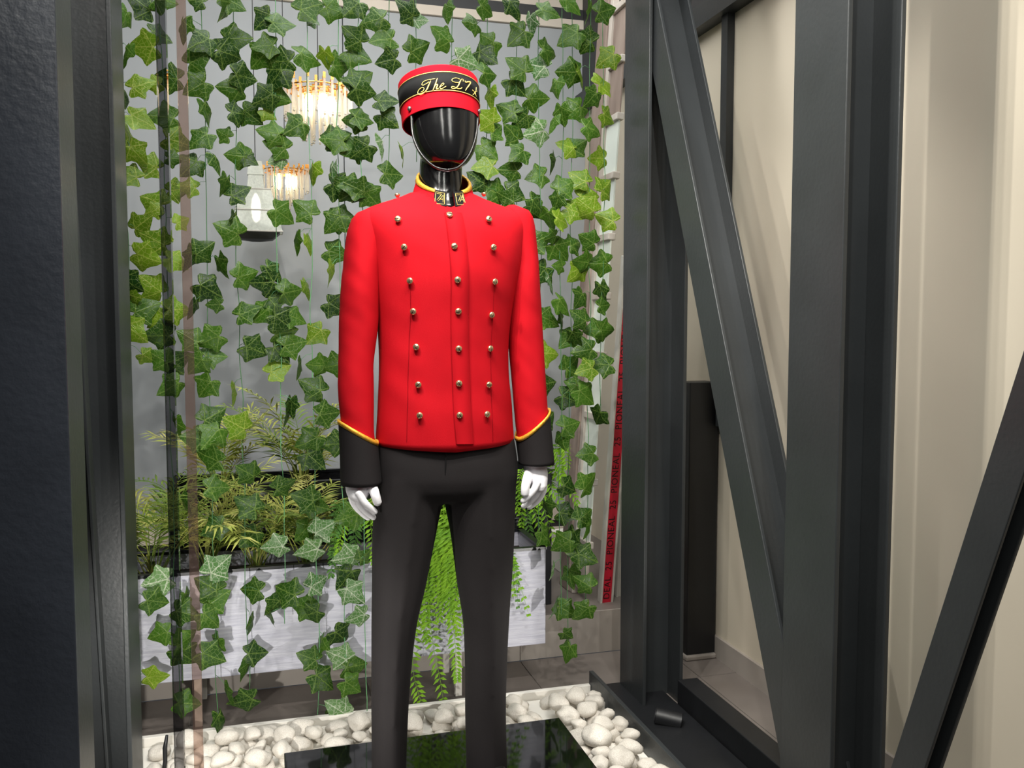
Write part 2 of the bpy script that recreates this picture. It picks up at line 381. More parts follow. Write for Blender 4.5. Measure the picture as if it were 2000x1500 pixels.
# dark post against the cream wall, top rail, strip
t = thing('short_post', 'short dark tiled post standing against the cream wall', 'post', (1.62, 3.03, 0))
o = bevel(box('body', (1.565, 1.688, 3.02, 3.13, 0, at(1370, 747, 3.02).z), M_BLACKSTEEL, t), .003)
box('base_mortar', (1.555, 1.688, 3.005, 3.14, 0, .02), M_RISER, t, .006)
zb = atX(1357, 78, XW).z
tr = struct('trim_3', MB().box(XW - .06, XW, 1.4, YB, zb, zb + .085).vf(), M_STEEL)
tr = struct('trim_4', MB().box(XW - .02, XW, 1.4, YB, zb + .085, 3.3).vf(), M_DARKTRIM)
tr = struct('trim_5', MB().box(XW - .03, XW, 2.965, 3.01, .92, zb).vf(), M_STEEL)

# ------------------------------------------------------------------ plinth, tray, pebbles
MX, MY = .443, 2.19
PZ = .093
o = box('plinth', (.03, .857, 1.5, 2.49, .0, PZ), M_PLINTH); bevel(o, .003); tag(o, 'black mirror-gloss plinth under the mannequin', 'plinth')
o = box('tray_border', (-.40, 1.084, 2.81, 2.83, 0, .04), M_TRAY); tag(o, 'long white board edging the pebble bed at the back', 'border'); bevel(o, .002)
o = box('pebble_tray', (-.40, 1.084, 1.5, 2.804, .001, .012), M_TRAY); tag(o, 'white tray floor beneath the pebbles', 'tray')
pm = []
for k in range(7):
    bm = bmesh.new(); bmesh.ops.create_icosphere(bm, subdivisions=3, radius=1)
    off = Vector((k * 7.3, k * 3.1, 0))
    for v in bm.verts:
        n = noise.noise(v.co * .9 + off) * .38 + noise.noise(v.co * 2.1 + off) * .1
        v.co *= 1 + n
        v.co.z *= .62
        v.co.y *= .82
    me = bpy.data.meshes.new('pebble'); bm.to_mesh(me); bm.free(); me.materials.append(M_PEBBLE)
    for p in me.polygons: p.use_smooth = True
    pm.append(me)
placed = []
def pebble_zone(x0, x1, y0, y1, count, z0, rmin, rmax, gap, lab='smooth white pebble in the strip behind the black plinth', grp='pebbles behind the plinth'):
    n = 0; tries = 0
    while n < count and tries < 4000:
        tries += 1
        r = random.uniform(rmin, rmax) * (1.0 if random.random() < .75 else 1.25)
        x, y = random.uniform(x0 + r * .9, x1 - r * .9), random.uniform(y0 + r * .9, y1 - r * .9)
        if any((x - a) ** 2 + (y - b) ** 2 < ((r + q) * gap) ** 2 and abs(z0 - zc) < .02 for a, b, q, zc in placed): continue
        placed.append((x, y, r, z0)); n += 1
        o = bpy.data.objects.new('pebble', random.choice(pm)); COL.objects.link(o)
        o.location = (x, y, z0 + r * .52); o.scale = (r, r, r); o.rotation_euler = (random.uniform(-.3, .3), random.uniform(-.3, .3), random.uniform(0, 6.28))
        tag(o, lab, 'pebble', grp)
pebble_zone(-.36, .86, 2.50, 2.805, 70, .010, .028, .043, .86)
pebble_zone(.865, 1.08, 1.75, 2.805, 58, .010, .028, .045, .86, 'smooth white pebble in the heap between plinth and steel kerb', 'pebbles beside the steel kerb')
pebble_zone(.865, 1.08, 1.75, 2.72, 34, .045, .026, .044, .9, 'smooth white pebble in the heap between plinth and steel kerb', 'pebbles beside the steel kerb')
pebble_zone(-.30, .80, 2.50, 2.74, 30, .045, .024, .038, 1.1)

# ------------------------------------------------------------------ planters
def planter(name, label, x0, x1, y0, y1, z0, z1, m, legs, wall=.018, soil=.06):
    t = thing(name, label, 'planter', ((x0 + x1) / 2, (y0 + y1) / 2, 0 if legs else z0))
    bevel(box('front_board', (x0, x1, y0, y0 + wall, z0, z1), m, t), .003)
    bevel(box('back_board', (x0, x1, y1 - wall, y1, z0, z1), m, t), .003)
    bevel(box('end_board', (x0, x0 + wall, y0 + wall, y1 - wall, z0, z1), m, t), .003)
    bevel(box('end_board', (x1 - wall, x1, y0 + wall, y1 - wall, z0, z1), m, t), .003)
    box('bottom_board', (x0 + wall, x1 - wall, y0 + wall, y1 - wall, z0, z0 + wall), m, t)
    box('soil', (x0 + wall, x1 - wall, y0 + wall, y1 - wall, z0 + wall, z1 - soil), M_SOIL, t)
    lin = MB()
    lin.box(x0 - .002, x1 + .002, y0 - .002, y0 + wall + .003, z1 - .004, z1 + .006); lin.box(x0 - .002, x1 + .002, y1 - wall - .003, y1 + .002, z1 - .004, z1 + .006)
    lin.box(x0 - .002, x0 + wall + .003, y0, y1, z1 - .004, z1 + .006); lin.box(x1 - wall - .003, x1 + .002, y0, y1, z1 - .004, z1 + .006)
    mesh('black_rim', lin.vf(), M_BLACKPL, t)
    for lx, ly in legs:
        bevel(box('leg', (lx - .012, lx + .012, ly - .012, ly + .012, 0, z0), M_PROFILE, t), .002)
    return t
PX0, PX1, PY0, PY1 = at(262, 1200, 2.93).x - .05, at(1066, 1150, 2.93).x, 2.93, 3.24
pz1, pz0 = at(440, 1116, 2.93).z, at(440, 1322, 2.93).z
planter('long_planter', 'long whitewashed wooden planter on legs behind the mannequin', PX0, PX1, PY0, PY1, pz0, pz1, M_WHITEWOOD,
        [(at(388, 1400, 2.94).x, 2.945), (at(895, 1300, 2.94).x, 2.945), (at(388, 1400, 2.94).x, 3.165), (at(895, 1300, 2.94).x, 3.165)])
BX0, BX1, BY0, BY1 = at(335, 935, 3.45).x, at(1078, 930, 3.32).x, 3.32, 3.60
bz1 = at(500, 948, 3.32).z
planter('back_planter', 'glossy black trough planter standing behind the whitewashed one', BX0, BX1, BY0, BY1, ZS, bz1, M_BLACKPL, [])

# ------------------------------------------------------------------ foliage
def frond(mb, pts, pairs, llen, lw, ang=60, droop=.25, side=None, stem=.0016, t0=.12, jitter=.1, n=5):
    """a pinnate frond along pts: stem tube and two rows of narrow leaflets"""
    P = cat_rom(pts, n); m = len(P)
    mb.tube(P, [stem * (1 - .7 * i / (m - 1)) for i in range(m)], 5)
    for k in range(pairs):
        t = t0 + (1 - t0) * (k + .5) / pairs; f = t * (m - 1); i = min(int(f), m - 2); p = P[i].lerp(P[i + 1], f - i); tg = (P[i + 1] - P[i]).normalized()
        sd = side if side is not None else tg.cross(Vector((0, 0, 1)))
        if sd.length < .05: sd = Vector((1, 0, 0))
        sd = (sd - tg * sd.dot(tg)).normalized(); nm = sd.cross(tg).normalized()
        L_ = llen(t)
        for s_ in (-1, 1):
            a = R(ang * (1 - .35 * t)) * (1 + random.uniform(-jitter, jitter)); ll = L_ * random.uniform(1 - jitter, 1 + jitter)
            d = (tg * math.cos(a) + sd * s_ * math.sin(a) + nm * random.uniform(-.15, .25)).normalized()
            q = tg * .5 - d * .2; q = (tg - d * tg.dot(d)).normalized()
            w0 = lw * random.uniform(.85, 1.15)
            p1 = p + d * ll * .45; p2 = p + d * ll + Vector((0, 0, -1)) * ll * droop * random.uniform(.5, 1.4)
            mb.add([p, p1 + q * w0, p1 - q * w0, p2, p1 + nm * w0 * .35], [(0, 1, 4), (0, 4, 2), (1, 3, 4), (4, 3, 2)])
def arc_pts(base, top_dir, length, az, rise, fall):
    """arching rachis: leaves base upward, bends over towards azimuth az"""
    pts = []; p = Vector(base); el = rise
    for k in range(7):
        pts.append(p.copy()); el2 = rise + (fall - rise) * (k / 6) ** 1.6
        p = p + Vector((math.cos(el2) * math.cos(az), math.cos(el2) * math.sin(az), math.sin(el2))) * (length / 6)
    return pts
def palm(label, base, n, length, seed, m1=M_PALM, m2=M_PALMD, az0=0, spread=6.28, rmin=55, rmax=85):
    random.seed(seed)
    t = thing('palm_plant', label, 'palm', base, 'young palms in the planters')
    for k in range(n):
        az = az0 + spread * (k + random.uniform(-.3, .3)) / n
        L_ = length * random.uniform(.7, 1.1)
        mb = MB(); pts = arc_pts(Vector(base) + Vector((random.uniform(-.02, .02), random.uniform(-.02, .02), 0)), None, L_, az, R(random.uniform(rmin, rmax)), R(random.uniform(-30, 25)))
        frond(mb, pts, 17, lambda q: .135 * (1 - .55 * abs(q - .45) * 1.4) * (length / .5), .0042, 62, .22, None, .0022, .34, .18)
        mesh('frond', mb.vf(), random.choice((m1, m1, m2)), t)
    for k in range(8):                                            # grassy blades round the foot
        az = random.uniform(0, 6.28); L_ = random.uniform(.1, .2); mb = MB(); p = Vector(base); dr = Vector((math.cos(az), math.sin(az), 0))
        pts = [p, p + dr * L_ * .25 + Vector((0, 0, L_ * .6)), p + dr * L_ * .8 + Vector((0, 0, L_ * .75))]
        q = dr.cross(Vector((0, 0, 1))) * .005
        mb.add([pts[0] - q * .5, pts[0] + q * .5, pts[1] + q, pts[1] - q, pts[2]], [(0, 1, 2, 3), (3, 2, 4)])
        mesh('blade', mb.vf(), random.choice((m1, m2)), t)
    return t
sz = pz1 - .06
bsz = bz1 - .06
palm('bushy yellow-green palm at the planter end beside the left column', (at(300, 1000, 3.1).x, 3.08, sz), 16, .50, 1, rmin=50)
palm('feathery palm in the whitewashed planter, second from the left column', (at(405, 1000, 3.1).x, 3.08, sz), 12, .44, 2)
palm('low feathery palm mid whitewashed planter, before the black trough', (at(500, 1000, 3.1).x, 3.06, sz), 11, .40, 3)
palm('tall arching palm rising from black trough left of the jacket', (at(590, 930, 3.45).x, 3.45, bsz), 14, .46, 4)
palm('wiry palm rising from left half of the black trough', (at(430, 930, 3.45).x, 3.45, bsz), 10, .40, 5)
palm('spiky palm with browned tips left of the white glove', (at(600, 1020, 3.08).x, 3.08, sz), 12, .42, 6)

def fern(label, base, fr, m1, m2, ll=.045, lw=.005, seed=1, pairs=30):
    random.seed(seed); t = thing('fern', label, 'fern', base, 'ferns in the planters')
    for pts in fr:
        mb = MB(); frond(mb, pts, pairs, lambda q: ll * (1.15 - q) ** .55, lw, 78, .12, Vector((1, .25, 0)), .0014, .05, .15)
        mesh('frond', mb.vf(), random.choice((m1, m1, m2)), t)
    return t
def pxp(*l): return [at(x, y, Y) for x, y, Y in l]
random.seed(21)
fr = []
for k in range(20):                                               # fern pouring down over the planter between the legs
    x = 808 + k * 5.6 + random.uniform(-6, 6); yend = random.uniform(1150, 1260)
    fr.append(pxp((858 + (x - 858) * .35, 1020, 3.06), (858 + (x - 858) * .7, 965 + random.uniform(-25, 25), 2.98), (x, 1050, 2.885), (x + random.uniform(-8, 8), (1050 + yend) / 2, 2.865), (x + random.uniform(-14, 10), yend, 2.86)))
fr.append(pxp((850, 1000, 3.0), (842, 1040, 2.885), (836, 1150, 2.86), (846, 1260, 2.85), (862, 1340, 2.845), (872, 1436, 2.84)))
fr.append(pxp((845, 1000, 3.0), (826, 1060, 2.885), (812, 1200, 2.86), (806, 1300, 2.85), (822, 1370, 2.845), (840, 1428, 2.84)))
fr.append(pxp((860, 1000, 3.0), (870, 1080, 2.885), (880, 1180, 2.86), (890, 1270, 2.85), (893, 1330, 2.84)))
fern('bright yellow-green fern pouring over the planter between the trouser legs', at(858, 1050, 3.06), fr, M_FERN, M_FERN, .05, .0055, 3, 34)
random.seed(22); fr = []
for k in range(12):
    a = -1.3 + 2.6 * k / 11 + random.uniform(-.15, .15); L_ = random.uniform(45, 90)
    bx, by = 705, 1030
    fr.append(pxp((bx, by, 3.05), (bx + math.sin(a) * L_ * .6, by - 55 * math.cos(a * .6), 3.0), (bx + math.sin(a) * L_, by - 25 + random.uniform(-15, 30), 2.93), (bx + math.sin(a) * L_ * 1.25, by + 40 + random.uniform(-10, 60), 2.89)))
fern('dark fern tuft in the planter behind left glove', at(705, 1060, 3.05), fr, M_FERND, M_FERN, .045, .005, 4, 24)
random.seed(23); fr = []
for (x1, y1, x2, y2) in ((1100, 868, 1108, 915), (1085, 880, 1100, 935), (1075, 890, 1118, 955), (1095, 930, 1130, 985), (1080, 960, 1120, 1010), (1060, 985, 1085, 1060), (1045, 1000, 1070, 1066), (1030, 1010, 1040, 1060), (1015, 930, 1010, 1000), (1022, 960, 1018, 1030)):
    fr.append(pxp((1040, 985, 3.42), (1040 + (x1 - 1040) * .6, (y1 + 960) / 2 - 25, 3.36), (x1, y1, 3.3), (x2, y2, 3.28)))
fern('fern with lime tips behind the right glove', at(1040, 1000, 3.42), fr, M_FERN, M_FERND, .055, .006, 5, 22)
random.seed(24); fr = []
for (x1, y1, x2, y2) in ((1012, 1130, 1034, 1205), (1006, 1120, 1012, 1190), (1000, 1110, 1004, 1165), (985, 1130, 990, 1210)):
    fr.append(pxp((985, 1075, 2.98), (995, 1085, 2.915), (x1, y1, 2.90), (x2, y2, 2.89)))
fern('small fern spray hanging over right end of whitewashed planter', at(985, 1090, 3.0), fr, M_FERN, M_FERND, .03, .006, 6, 13)

# ---- ivy garlands
half = [(0, -.02), (.07, -.13), (.2, -.22), (.3, -.2), (.35, -.06), (.385, .05), (.5, .16), (.53, .24), (.46, .32), (.34, .37), (.26, .48), (.15, .66), (0, .82)]
outl = half + [(-x, y) for x, y in half[-2:0:-1]]
leaf_me = {}
def leaf_mesh(k, m):
    random.seed(50 + k)
    cx, cy = 0, .16
    fold, tipd, cup, asym = random.uniform(-.25, .35), random.uniform(.1, .5), random.uniform(-.2, .4), random.uniform(-.12, .12)
    def zf(x, y): return -fold * abs(x) * .6 - tipd * max(0, y) ** 2 * .5 - cup * (x * x + (y - .15) ** 2) * .7 + asym * x + .03 * math.sin(9 * x + 5 * y + k)
    v = [(cx, cy, zf(cx, cy))]; f = []; n = len(outl)
    for r_ in (.5, 1.0):
        for x, y in outl:
            X, Y = cx + (x - cx) * r_ * (1 + (random.uniform(-.04, .04) if r_ == 1 else 0)), cy + (y - cy) * r_
            v.append((X, Y, zf(X, Y) + (.05 if r_ == .5 else 0)))
    for i in range(n):
        j = (i + 1) % n; f.append((0, 1 + i, 1 + j)); f.append((1 + i, 1 + n + i, 1 + n + j, 1 + j))
    me = bpy.data.meshes.new('leaf'); me.from_pydata(v, [], f); me.update(); me.materials.append(m)
    for p in me.polygons: p.use_smooth = True
    return me
for mk, m in (('g', M_LEAF), ('b', M_LEAF_LIT), ('p', M_LEAFP)):
    leaf_me[mk] = [leaf_mesh(k, m) for k in range(5)]
# pixel spots of the leaves: x, y, tone (g green, b lit, light put into the colour, p variegated), form (f facing, n narrow/turned, s small)
LV = """276 8 g f;245 35 g n;313 70 g f;280 92 b f;244 107 g n;319 2 g f;384 2 g s;356 58 g n;393 82 g f;386 115 g f;456 4 g f;441 20 g n;462 75 g f;445 105 g f;478 150 g f;451 172 g f;384 170 g f;328 152 g f;275 165 b f;300 166 b s;243 190 g n;275 235 b f;320 228 g f;405 220 g n;466 222 g f;490 226 g f;515 40 g f;550 45 g f;605 15 g f;608 38 p s;653 20 g f;690 15 g f;690 70 g f;517 90 g f;510 113 g f;547 120 g f;603 112 g f;637 115 b n;664 128 g f;538 152 g f;517 192 g f;544 190 g f;525 222 b s;693 165 g f;693 235 g f;528 258 g f;578 248 g f;659 270 g f;541 285 g f;690 290 g f;390 272 g f;347 277 b f;436 262 g s;245 262 b n;267 300 b f;290 320 b f;250 340 b f;372 325 g f;340 310 g s;466 305 g f;488 312 g s;424 320 g n;541 312 p s;347 370 b f;368 365 b s;440 362 g n;466 375 g f;610 338 b n;648 340 p n;664 368 g f;688 365 g f;298 392 b f;300 412 b s;276 437 b f;304 470 b f;285 503 b f;355 432 b s;397 488 g f;344 513 b f;373 507 g n;432 520 g n;298 558 b f;255 553 g f;283 603 g f;256 590 b n;262 648 b f;408 566 g f;347 605 b f;376 603 g n;419 595 g s;312 627 b f;310 656 g f;370 660 g f;410 664 g f;418 695 g f;312 700 g f;345 704 g f;384 714 g f;288 698 b s;333 757 g f;402 757 g f;456 770 b n;480 538 g f;533 533 g f;517 552 g f;544 580 g f;568 570 g f;483 608 g f;512 613 g f;550 627 g f;576 620 g f;555 650 g f;498 683 g f;547 690 g f;573 672 g f;544 722 b f;584 720 g n;616 655 b f;621 714 g f;610 755 g f;650 715 g f;656 600 g f;658 495 g f;648 535 b n;653 435 g f;605 477 b n;578 475 g n;600 565 b n;552 420 g f;594 408 g f;448 450 g f;456 432 g n;568 795 g n;
416 812 g f;463 830 b f;560 812 g n;380 856 g f;343 834 g n;410 893 g f;415 853 g f;483 923 g f;603 862 g f;614 898 g f;650 868 g f;640 808 g f;424 952 g f;555 949 g f;483 985 g f;595 974 g f;617 988 g f;682 1010 g f;416 1033 g f;488 1050 g f;360 985 g n;536 1069 p f;631 1033 p f;592 1038 g f;603 1078 p f;676 1090 p f;712 1086 g s;427 1106 p f;
309 1136 p f;304 1175 g f;362 1172 g n;362 1198 g f;407 1144 g f;424 1170 g f;410 1209 g f;491 1153 g f;491 1220 g n;561 1156 g f;536 1184 g f;530 1209 g n;606 1200 g f;592 1184 g f;620 1139 p f;676 1130 g f;690 1161 p f;698 1206 p f;665 1242 g f;312 1240 g f;362 1250 g f;362 1282 g f;424 1259 g n;413 1282 g f;500 1276 g f;480 1310 g n;603 1284 g f;626 1259 g n;662 1282 p f;693 1301 g f;304 1321 b f;365 1374 g f;444 1354 g n;474 1371 g f;430 1413 g n;631 1329 g f;687 1340 g f;659 1385 p f;645 1402 g n;718 1416 g f;673 1447 g f;
698 107 g f;757 119 g f;817 95 g f;865 70 g f;705 156 g f;710 177 g f;754 198 g f;757 233 g f;708 231 g f;652 273 g f;705 294 g f;747 290 p n;787 303 b n;766 340 g f;675 364 g f;696 368 g f;726 387 g f;670 427 g f;730 40 g f;748 78 g f;795 20 g f;820 40 p s;872 25 g n;
950 109 g f;955 144 g f;1011 130 g f;1048 128 p f;1072 100 g f;1009 168 g f;1048 193 g f;957 190 b n;992 214 g f;1018 235 g f;950 231 b f;967 254 g f;1002 261 g f;1048 259 p f;1079 242 g n;953 294 g f;1013 301 g f;946 326 b f;995 333 g f;1048 345 g f;934 350 g f;1081 322 g n;962 371 g f;1004 378 g f;1048 403 g f;990 387 g f;911 121 p f;
948 19 g f;921 45 g f;1004 16 g f;1071 24 g f;1116 11 g f;1151 24 g n;1183 21 g f;951 91 g f;1036 48 p n;1012 72 g f;1113 72 g f;1140 77 g f;1185 115 b f;1111 141 g f;1135 149 b n;1180 163 b f;1121 216 g f;1156 192 g f;1097 224 g n;1188 229 b f;1156 253 g f;1129 283 g f;1108 285 b f;1169 309 b f;1087 171 g n;1105 363 g f;1132 347 b f;1183 365 b f;1148 384 b f;1087 395 g n;
1048 411 g f;1096 432 b f;1075 429 g n;1123 413 b f;1147 403 b f;1184 427 b f;1053 469 g f;1077 464 g s;1093 491 g f;1123 477 g f;1149 469 g f;1171 515 g f;1139 512 g f;1128 533 b f;1091 520 g s;1056 536 g f;1075 552 p n;1133 584 g f;1101 597 g f;1133 619 g f;1099 629 g n;1176 571 g n;1179 597 g s;1163 643 g f;1184 645 g f;1107 664 g f;1125 659 g n;1141 685 g f;1069 624 g f;1069 691 b f;1115 712 g f;1144 723 b f;1176 712 g f;1069 749 g f;1117 749 g s;1112 779 g f;1144 773 g f;
1072 818 g f;1114 830 g f;1099 860 g n;1147 887 g f;1168 815 g n;1111 953 g f;1150 944 g f;1108 1004 g f;1141 1007 g f;1150 1034 g n;1069 992 g n;1066 1049 g f;1099 1064 g f;1117 1052 g n;1129 1082 g f;1144 1088 g f;1080 1115 p n;1114 1127 g n;1141 1139 g f;1105 1193 g f;1138 1196 g f;1082 1190 g n;1108 1241 g s;1110 1275 g n"""
STR = [(247, 'lit-toned ivy garland hanging closest to the left dark column'), (322, 'ivy garland crossed by the dark joint in the glass'),
       (403, 'ivy garland hanging just right of the joint in the glass'), (465, 'ivy garland passing the reflected white lantern, ending above the floor tiles'),
       (541, 'dense ivy garland left of the larger reflected crystal chandelier'), (608, 'ivy garland hanging behind the larger reflected crystal chandelier'),
       (665, 'long ivy garland hanging beside the left red sleeve to the pebbles'), (705, 'ivy garland hanging between the larger reflected chandelier and the red cap'),
       (757, 'short ivy garland hanging left of the red cap'), (815, 'short ivy garland hanging above the red cap'), (880, 'thin ivy sprig garland straight above the cap lettering'),
       (952, 'ivy garland touching the right side of the red cap'), (1008, 'dense dark ivy garland above the right red shoulder'),
       (1055, 'ivy garland running down beside the right red sleeve'), (1092, 'ivy garland between right sleeve and weathered window frame'),
       (1118, 'long ivy garland hanging down past the weathered window frame, ending above riser'), (1146, 'ivy garland overlapping the inner stile of weathered frame'),
       (1180, 'lit-toned ivy garland hanging closest to the right dark column')]
leaves = []
for part in LV.replace('\n', '').split(';'):
    a = part.split()
    if len(a) == 4: leaves.append((float(a[0]), float(a[1]), a[2], a[3]))
random.seed(11)
YV = 2.84
ZR = at(1000, -90, YV).z
by = {i: [] for i in range(len(STR))}
for L_ in leaves:
    # a vertical strand drifts in the picture (perspective): compare at the strand's own X
    xs = [at(s_[0], 400, YV).x for s_ in STR]
    X = at(L_[0], L_[1], YV).x
    i = min(range(len(STR)), key=lambda q: abs(xs[q] - X) + random.uniform(0, .012))
    by[i].append(L_)
for i, (sx, lab) in enumerate(STR):
    X0 = at(sx, 400, YV).x; Ys = YV + random.uniform(-.03, .02)
    t = thing('ivy_garland', lab, 'ivy garland', (X0, Ys, ZR), 'ivy garlands hanging in the window')
    zs = [at(l[0], l[1], Ys).z for l in by[i]]; zmin = min(zs) - .02
    mb = MB(); pts = []; z = ZR; k = 0
    wob = lambda z_: Vector((X0 + .012 * noise.noise(Vector((z_ * 2.3, i * 5.1, 0))) + .006 * noise.noise(Vector((z_ * 7, i, 3))), Ys + .012 * noise.noise(Vector((z_ * 2, i, 9))), z_))
    while z > zmin: pts.append(wob(z)); z -= .05
    pts.append(wob(zmin)); mb.tube(pts, .0011 if i in (0,) else .0013, 5)
    for (px, py, tone, form) in by[i]:
        sz_ = random.uniform(.080, .100) * {'f': 1, 'n': .9, 's': .66}[form]
        Yl = Ys - random.uniform(-.005, .045)
        c = at(px, py, Yl); side = 1 if c.x > X0 else -1
        if abs(c.x - X0) < .02: side = random.choice((-1, 1))
        phi = math.pi / 2 * side * random.uniform(.55, 1.55)          # tip direction, 0 = up
        yaw = random.uniform(-.5, .5); pit = random.uniform(-.35, .45)
        if form == 'n': yaw = random.choice((-1, 1)) * random.uniform(1.0, 1.35); phi = side * random.uniform(2.2, 3.1)
        nrm = Vector((math.sin(yaw + .1), -math.cos(yaw), math.sin(pit))).normalized()
        tip = Vector((math.sin(phi), 0, math.cos(phi))); tip = (tip - nrm * tip.dot(nrm)).normalized(); xx = tip.cross(nrm)
        o = bpy.data.objects.new('leaf', random.choice(leaf_me[tone])); COL.objects.link(o)
        base = c - tip * .3 * sz_
        Mx = Matrix((xx, tip, nrm)).transposed().to_4x4(); Mx.translation = base
        o.matrix_world = Mx @ Matrix.Scale(sz_, 4)
        o.parent = t; o.matrix_parent_inverse = Matrix.Translation(-Vector(t.location))
        zz_ = min(base.z + random.uniform(.0, .03), ZR); sp_ = wob(max(zz_, zmin))
        mb.tube([sp_, sp_.lerp(base, .5) + Vector((0, -.006, .008)), base - nrm * .002], .0008, 4)
    mesh('stem', mb.vf(), M_STEML if 3 < i < 8 else M_STEM, t, True)
o = mesh('hanging_rail', MB().tube([(-.95, YV, ZR + .006), (1.65, YV, ZR + .006)], .006, 10).vf(), M_DARKTRIM, None, True)
tag(o, 'thin dark rail above the window from which ivy hangs', 'rail')

# ------------------------------------------------------------------ weathered window frame leaning by the right column
def lerpv(a, b_, t): return a + (b_ - a) * t
FB, FT = at(1102, 1150, 3.57), at(1186, -60, 3.57)                   # far stile, bottom and top
FB = FB + (FT - FB) * ((ZS - FB.z) / (FT.z - FB.z))
ua = (FT - FB).normalized(); uy = Vector((0, -1, 0)); un = ua.cross(uy).normalized()
Lw = (FT - FB).length
t = thing('weathered_window_frame', 'weathered wooden window frame with white panes leaning behind right column', 'window frame', FB)
NY = .27                                                              # extent towards the viewer
def wbox(nm, c, h_len, h_y, h_n, m, par):
    o = mesh(nm, MB().obox(c, ua, uy, un, h_len, h_y, h_n).vf(), m, par); return bevel(o, .003)
wbox('stile', FB + ua * Lw / 2 + uy * .045, Lw / 2, .055, .022, M_WOOD, t)
wbox('inner_stile', FB + ua * Lw / 2 + uy * .118, Lw / 2, .016, .014, M_WOODW, t)
rows = [at(1150, y, 3.45).z for y in (1048, 930, 808, 692, 580, 468, 352, 240, 130, 20)]
for zc in rows:
    k = (zc - FB.z) / ua.z
    wbox('glazing_bar', FB + ua * k + uy * (NY / 2 + .065), .014, NY / 2 - .065, .016, M_WOODW, t)
for za, zb_ in zip(rows, rows[1:]):
    k0, k1 = (za - FB.z) / ua.z, (zb_ - FB.z) / ua.z
    hi = za > rows[6] + .01
    mesh('wood_infill' if hi else 'pane', MB().obox(FB + ua * (k0 + k1) / 2 + uy * (NY / 2 + .06), ua, uy, un, (k1 - k0) / 2 - .014, NY / 2 - .068, .003).vf(), M_WOOD if hi else M_FROST, t)
k1 = (rows[0] - FB.z) / ua.z
wbox('bottom_panel', FB + ua * (k1 * .55) + uy * (NY / 2 + .06), k1 * .4, NY / 2 - .07, .008, M_WOODW, t)
# white carton behind the frame foot
c0 = at(1093, 1152, 3.75)
o = box('white_block', (c0.x, c0.x + .10, 3.75, 3.9, ZS, ZS + .17), M_TRAY, None, .004); tag(o, 'white block standing on the step behind the frame foot', 'block')
# aluminium profiles with red printed film
def rod(label, pb, pt, wx, wy, film):
    A = at(*pb); A = Vector((A.x, A.y, ZS)); B = at(*pt); ax = (B - A).normalized(); sy = Vector((0, -1, 0)); sy = (sy - ax * sy.dot(ax)).normalized(); sx = ax.cross(sy).normalized()
    if sx.x < 0: sx = -sx
    L_ = (B - A).length
    t = thing('wrapped_profile', label, 'profile', A)
    mesh('bar', MB().obox(A + ax * L_ / 2, sx, sy, ax, wx / 2, wy / 2, L_ / 2).vf(), M_PROFILE, t)
    bevel(t.children[0], .002)
    for s_ in (-1, 1):
        bevel(mesh('lip', MB().obox(A + ax * L_ / 2 + sx * s_ * (wx / 2 - .004) + sy * (wy / 2 + .003), sx, sy, ax, .004, .005, L_ / 2).vf(), M_PROFILE, t), .001)
    if film:
        fl = mesh('red_film', MB().obox(A + ax * L_ / 2 + sy * (wy / 2 + .001), sx, sy, ax, wx / 2 - .0085, .0012, L_ / 2 - .002).vf(), M_REDTAPE, t)
        txt = ' DEAL  25  PIONEAL  25  PIONEAL  25  PIONEAL  25  PIONEAL'
        cu = bpy.data.curves.new('lettering', 'FONT'); cu.body = txt; cu.size = .038; cu.extrude = .0003; cu.align_y = 'CENTER'; cu.space_character = 1.12
        cu.materials.append(M_PRINT)
        o = bpy.data.objects.new('lettering', cu); COL.objects.link(o)
        Mx = Matrix((ax, -sx, sy)).transposed().to_4x4(); Mx.translation = A + ax * .004 + sy * (wy / 2 + .0026)
        if Mx.to_3x3().determinant() < 0: Mx = Matrix((ax, -sx, ax.cross(-sx))).transposed().to_4x4(); Mx.translation = A + ax * .004 + sy * (wy / 2 + .0026)
        bpy.context.view_layer.update()
        me = bpy.data.meshes.new_from_object(o.evaluated_get(bpy.context.evaluated_depsgraph_get())); bpy.data.objects.remove(o)
        o = bpy.data.objects.new('lettering', me); COL.objects.link(o); o.matrix_world = Mx; o.parent = fl
    return t
rod('white metal profile with lettered red film leaning against the column', (1181, 1196, 3.30), (1229, 500, 3.10), .056, .03, True)
rod('plain worn white metal profile beside the red lettered one', (1206, 1196, 3.36), (1243, 500, 3.16), .028, .03, False)

# ------------------------------------------------------------------ mannequin
def P(px, py, dy=0): return at(px, py, MY + dy)
man = thing('mannequin', 'black faceless mannequin in red bellhop jacket, black trousers and cap', 'mannequin', (MX, MY, PZ))
NS = 56
def ring(cx, cy, z, a, b_, n=2.3, zf=None, bb=None):
    out = []
    for k in range(NS):
        th = 2 * math.pi * k / NS; s_, c_ = math.sin(th), -math.cos(th)
        x = a * math.copysign(abs(s_) ** (2 / n), s_); bd = b_ if c_ < 0 else (bb or b_)
        y = bd * math.copysign(abs(c_) ** (2 / n), c_)
        out.append(Vector((cx + x, cy + y, zf(x, y) if zf else z)))
    return out
